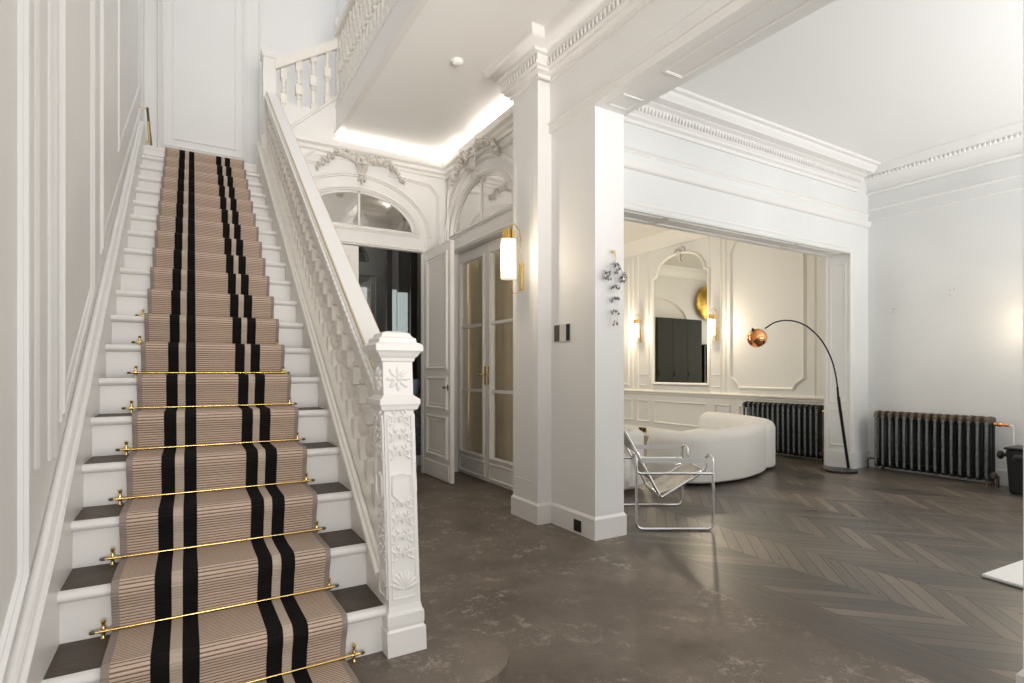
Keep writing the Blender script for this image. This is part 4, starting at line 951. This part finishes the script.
# ================================================================ bin, rug
t = empty('waste_bin', (7.12, 2.06, 0), 'black rectangular bin with a side handle beside the living room radiator', 'bin')
b = MB(); b.add([(6.99, 1.93, 0), (7.27, 1.93, 0), (7.27, 2.19, 0), (6.99, 2.19, 0), (6.97, 1.91, .43), (7.29, 1.91, .43), (7.29, 2.21, .43), (6.97, 2.21, .43)], [(0, 3, 2, 1), (4, 5, 6, 7), (0, 1, 5, 4), (1, 2, 6, 5), (2, 3, 7, 6), (3, 0, 4, 7)]); bevel(b.build('body', BLACK, t), .02)
b = MB(); b.box(6.96, 7.30, 1.90, 2.22, .43, .455); bevel(b.build('lid', BLACK, t), .01)
b = MB(); b.tube([(7.05, 2.20, .37), (7.05, 2.25, .37)], .02, 10); b.ball((7.05, 2.27, .365), (.04, .03, .045)); b.ball((6.96, 2.10, .36), (.025, .05, .04)); b.build('handle', BLACK, t, smooth=60)
b = MB(); rp = [(3.995, 1.375), (3.93, .9), (3.80, -.5), (6.2, -.75), (6.35, 1.25)]
b.extr(rp, .001, .022, lambda x, y, z: (x, y, z)); o = bevel(b.build('rug', RUG), .008); tag(o, 'corner of a white pile rug on the parquet at the right edge', 'rug')

def catmull(P, n=8):
    out = []; P = [Vector(p) for p in P]; P = [P[0] * 2 - P[1]] + P + [P[-1] * 2 - P[-2]]
    for i in range(1, len(P) - 2):
        for j in range(n):
            t_ = j / n; a, b_, c, d = P[i - 1], P[i], P[i + 1], P[i + 2]
            out.append(.5 * ((2 * b_) + (c - a) * t_ + (2 * a - 5 * b_ + 4 * c - d) * t_ ** 2 + (-a + 3 * b_ - 3 * c + d) * t_ ** 3))
    out.append(P[-2]); return out
# ================================================================ arc lamp
t = empty('arc_floor_lamp', (6.77, 3.70, 0), 'black arc floor lamp with a polished copper ball shade by the wide opening', 'floor lamp')
LY = 3.70; sh = LY / 3.66
def LP(x, z): return (x * sh, LY, 1.2 + (z - 1.2) * sh)
bx_, bz_ = LP(6.86, 0)[0], 0
b = MB(); b.lathe([(.178, 0), (.182, .004), (.182, .020), (.174, .026), (.03, .034)], (LP(6.70, 0)[0], LY - .0, 0), 40); b.build('base', BLACKM, t, smooth=30)
b = MB(); p0 = LP(6.873, .062); b.tube([(p0[0] + .01, LY, .03), LP(6.765, .502), LP(6.665, .90)], .017, 12); b.build('lower_pole', BLACKM, t, smooth=60)
ctrl = [LP(x, z) for x, z in ((6.665, .89), (6.645, 1.02), (6.595, 1.20), (6.50, 1.375), (6.325, 1.555), (6.11, 1.68), (5.90, 1.745), (5.66, 1.762), (5.448, 1.73), (5.28, 1.66))]
ctrl_s = catmull(ctrl, 6)
b = MB(); b.tube(ctrl_s, .0085, 8); b.build('arc_arm', BLACKM, t, smooth=60)
b = MB(); b.tube([ctrl[0], ctrl[1]], .0125, 10); b.build('joint_sleeve', BLACKM, t, smooth=60)
bc = LP(5.143, 1.553)
def ballcap(r, a0, a1, n=14): return [(r * math.cos(math.radians(a0 + (a1 - a0) * i / n)), r * math.sin(math.radians(a0 + (a1 - a0) * i / n))) for i in range(n + 1)]
R_ = .100
rot = Matrix.Rotation(math.radians(-38), 3, 'Y')
def BR(x, y, z): v = rot @ Vector((x, y, z)); return (bc[0] + v.x, bc[1] + v.y, bc[2] + v.z)
b = MB(); b.lathe(ballcap(R_, -50, 88) + [(.002, R_ * .97)] + ballcap(R_ * .96, 86, -50), (0, 0, 0), 32, M=lambda x, y, z: BR(x, y, z)); b.build('ball_shade', COPPER, t, smooth=50)
b = MB(); b.lathe([(.012, R_ * .93), (.018, R_ * .98), (.014, R_ * 1.12), (.009, R_ * 1.25)], (0, 0, 0), 12, M=lambda x, y, z: BR(x, y, z)); b.build('socket', BLACKM, t, smooth=50)
b = MB(); b.ball((0, 0, -.01), (.035, .035, .04), 12, 8, M=lambda x, y, z: BR(x, y, z)); b.build('bulb', mat('opal_bulb', (.9, .85, .75), .3), t, smooth=60)

# ================================================================ cantilever-free tubular armchair
ang = math.atan2(-.305, .517)
CC = Vector((3.365, 3.285, 0))
t = empty('tubular_armchair', CC, 'chrome tubular steel armchair with beige slung seat beside the white pillar', 'chair')
t.rotation_euler = (0, 0, ang); t.scale = (.95, .97, .98)
def fillet(pts, r, n=5, closed=True):
    out = []; m_ = len(pts)
    for i in range(m_):
        p = Vector(pts[i])
        if not closed and i in (0, m_ - 1): out.append(tuple(p)); continue
        a = (Vector(pts[i - 1]) - p).normalized(); c = (Vector(pts[(i + 1) % m_]) - p).normalized()
        rr = min(r, (Vector(pts[i - 1]) - p).length * .45, (Vector(pts[(i + 1) % m_]) - p).length * .45)
        for j in range(n + 1):
            u = j / n; q = (p + a * rr) * (1 - u) ** 2 + p * 2 * u * (1 - u) + (p + c * rr) * u ** 2; out.append(tuple(q))
    return out
TR = .0115
for s in (-1, 1):
    yy = s * .39
    b = MB()
    b.tube(fillet([(-.30, yy, .455), (-.30, yy, .0125), (.31, yy, .0125), (.31, yy, .565), (.31, yy - s * .16, .565), (.31, yy - s * .16, .44), (.20, yy - s * .16, .40)], .055, closed=False), TR, 10)
    b.build('side_frame', CHROME, t, smooth=60, local=True)
    b = MB(); b.tube(fillet([(.31, yy, .44), (-.30, yy, .44), (-.30, yy, .565), (-.30, yy - s * .14, .565), (-.27, yy - s * .14, .42)], .04, closed=False), TR, 10); b.build('arm_frame', CHROME, t, smooth=60, local=True)
    b = MB(); b.add([(-.26, yy - .004, .52), (.27, yy - .004, .52), (.27, yy - .004, .558), (-.26, yy - .004, .558), (-.26, yy + .004, .52), (.27, yy + .004, .52), (.27, yy + .004, .558), (-.26, yy + .004, .558)], [(0, 1, 2, 3), (7, 6, 5, 4), (0, 4, 5, 1), (1, 5, 6, 2), (2, 6, 7, 3), (3, 7, 4, 0)])
    b.build('arm_strap', STRAP, t, local=True)
    b = MB(); b.tube(fillet([(-.36, s * .22, .76), (-.06, s * .22, .215), (.30, s * .22, .43)], .025, closed=False), TR, 10); b.build('seat_rail', CHROME, t, smooth=60, local=True)
b = MB(); b.tube(fillet([(-.355, -.22, .75), (-.372, -.20, .775), (-.372, .20, .775), (-.355, .22, .75)], .02, closed=False), TR, 10)
b.build('back_bar', CHROME, t, smooth=60, local=True)
b = MB(); b.tube([(-.075, -.24, .235), (-.075, .24, .235)], TR, 10); b.build('cross_bar', CHROME, t, smooth=60, local=True)
b = MB(); b.tube([(.30, -.24, .432), (.30, .24, .432)], TR, 10); b.build('cross_bar', CHROME, t, smooth=60, local=True)
def sheet(rows, th):
    b = MB(); n = len(rows[0]); m_ = len(rows)
    vs = [p for r_ in rows for p in r_] + [(p[0], p[1], p[2] - th) for r_ in rows for p in r_]; fs = []; q = n * m_
    for i in range(m_ - 1):
        for j in range(n - 1):
            a = i * n + j; fs.append((a, a + 1, a + n + 1, a + n)); fs.append((q + a, q + a + n, q + a + n + 1, q + a + 1))
    for i in range(m_ - 1):
        for j in (0, n - 1): a = i * n + j; fs.append((a, a + n, q + a + n, q + a))
    for j in range(n - 1):
        for i in (0, m_ - 1): a = i * n + j; fs.append((a, a + 1, q + a + 1, q + a))
    b.add(vs, fs); return b
rows = [[(.29 - .36 * u, v * .215, .435 - .185 * u - .02 * math.sin(PI * u) - .012 * (1 - (v) ** 2)) for v in [-1, -.5, 0, .5, 1]] for u in [i / 10 for i in range(11)]]
sheet(rows, .006).build('seat_sling', SLING, t, smooth=60, local=True)
def backsheet(z0, z1):
    rows = []
    for i in range(5):
        z = z0 + (z1 - z0) * i / 4; x = -.06 - (z - .215) * (.30 / .545)
        rows.append([(x - .012 * (1 - v * v), v * .225, z) for v in [-1, -.5, 0, .5, 1]])
    return sheet(rows, .005)
backsheet(.36, .50).build('lumbar_strap', SLING, t, smooth=60, local=True)
backsheet(.58, .765).build('back_sling', SLING, t, smooth=60, local=True)

# ================================================================ sofa pieces
def soft_sweep(path, w0, w1, zb, ztops, rnd=.09, side=1, cap=3):
    """rounded section swept along path; from offset w0 to w1 on the inner side"""
    n = len(path); b = MB(); secn = 0; rings = []
    L = [0]
    for i in range(1, n): L.append(L[-1] + (path[i] - path[i - 1]).length)
    for i in range(n):
        d = (path[min(i + 1, n - 1)] - path[max(i - 1, 0)]).normalized(); nn = Vector((-d.y, d.x)) * side
        e = min(L[i], L[-1] - L[i]); k = 1.0 if e > rnd else math.sqrt(max(0.02, 1 - (1 - e / rnd) ** 2))
        zt = zb + (ztops[0] + (ztops[1] - ztops[0]) * L[i] / L[-1] - zb) * (0.45 + .55 * k)
        wm = (w0 + w1) / 2; hw = abs(w1 - w0) / 2 * (0.5 + .5 * k)
        ring = []; r = min(rnd, hw * .95)
        for cx_, cz_, a0 in ((-hw + .02, zb + .02, 270), (-hw + r, zt - r, 180), (hw - r, zt - r, 90), (hw - .02, zb + .02, 0)):
            pass
        pts = []
        def corner(cx_, cz_, rr, a0, a1, m_=5):
            for q in range(m_ + 1):
                a = math.radians(a0 + (a1 - a0) * q / m_); pts.append((cx_ + rr * math.cos(a), cz_ + rr * math.sin(a)))
        corner(-hw + .03, zb + .03, .03, 270, 180, 3); corner(-hw + r, zt - r, r, 180, 90, 6); corner(hw - r, zt - r, r, 90, 0, 6); corner(hw - .03, zb + .03, .03, 0, -90, 3)
        ring = [(path[i].x + nn.x * (wm + x), path[i].y + nn.y * (wm + x), z) for x, z in pts]
        rings.append(ring)
    m_ = len(rings[0]); vs = [p for r_ in rings for p in r_]; fs = []
    for i in range(n - 1):
        for j in range(m_): fs.append((i * m_ + j, i * m_ + (j + 1) % m_, (i + 1) * m_ + (j + 1) % m_, (i + 1) * m_ + j))
    fs.append(tuple(range(m_))); fs.append(tuple(range((n - 1) * m_, n * m_))); b.add(vs, fs); return b
t = empty('curved_sofa', (5.4, 4.6, 0), 'curved white boucle sofa with its back to the viewer, standing in the wide opening', 'sofa')
PA = catmull([(4.40, 4.55), (4.36, 4.22), (4.62, 3.93), (5.15, 3.87), (5.62, 3.97), (5.99, 4.12)], 8)
PB = catmull([(6.015, 4.13), (6.33, 4.25), (6.52, 4.60), (6.62, 5.05), (6.50, 5.50)], 8)
soft_sweep(PA, 0, .30, .03, (.545, .585), .10).build('backrest', BOUCLE, t, smooth=60)
soft_sweep(PB, 0, .30, .03, (.60, .63), .11).build('backrest', BOUCLE, t, smooth=60)
soft_sweep(PA[6:], .28, .92, .03, (.40, .40), .08).build('seat_cushion', BOUCLE, t, smooth=60)
soft_sweep(PB, .28, .95, .03, (.40, .41), .08).build('seat_cushion', BOUCLE, t, smooth=60)
t = empty('round_armchair', (3.77, 4.45, 0), 'low round white boucle armchair half hidden behind the pillar and chrome chair', 'armchair')
b = MB(); b.lathe([(.34, .03), (.375, .06), (.385, .2), (.38, .33), (.34, .40), (.2, .42), (.02, .425)], (3.77, 4.45, 0), 36); b.build('seat', BOUCLE, t, smooth=60)
PC = [Vector((3.77 + .385 * math.cos(math.radians(a)), 4.45 + .385 * math.sin(math.radians(a)))) for a in range(-100, 101, 8)]
soft_sweep(PC, 0, .14, .05, (.60, .61), .07).build('backrest', BOUCLE, t, smooth=60)
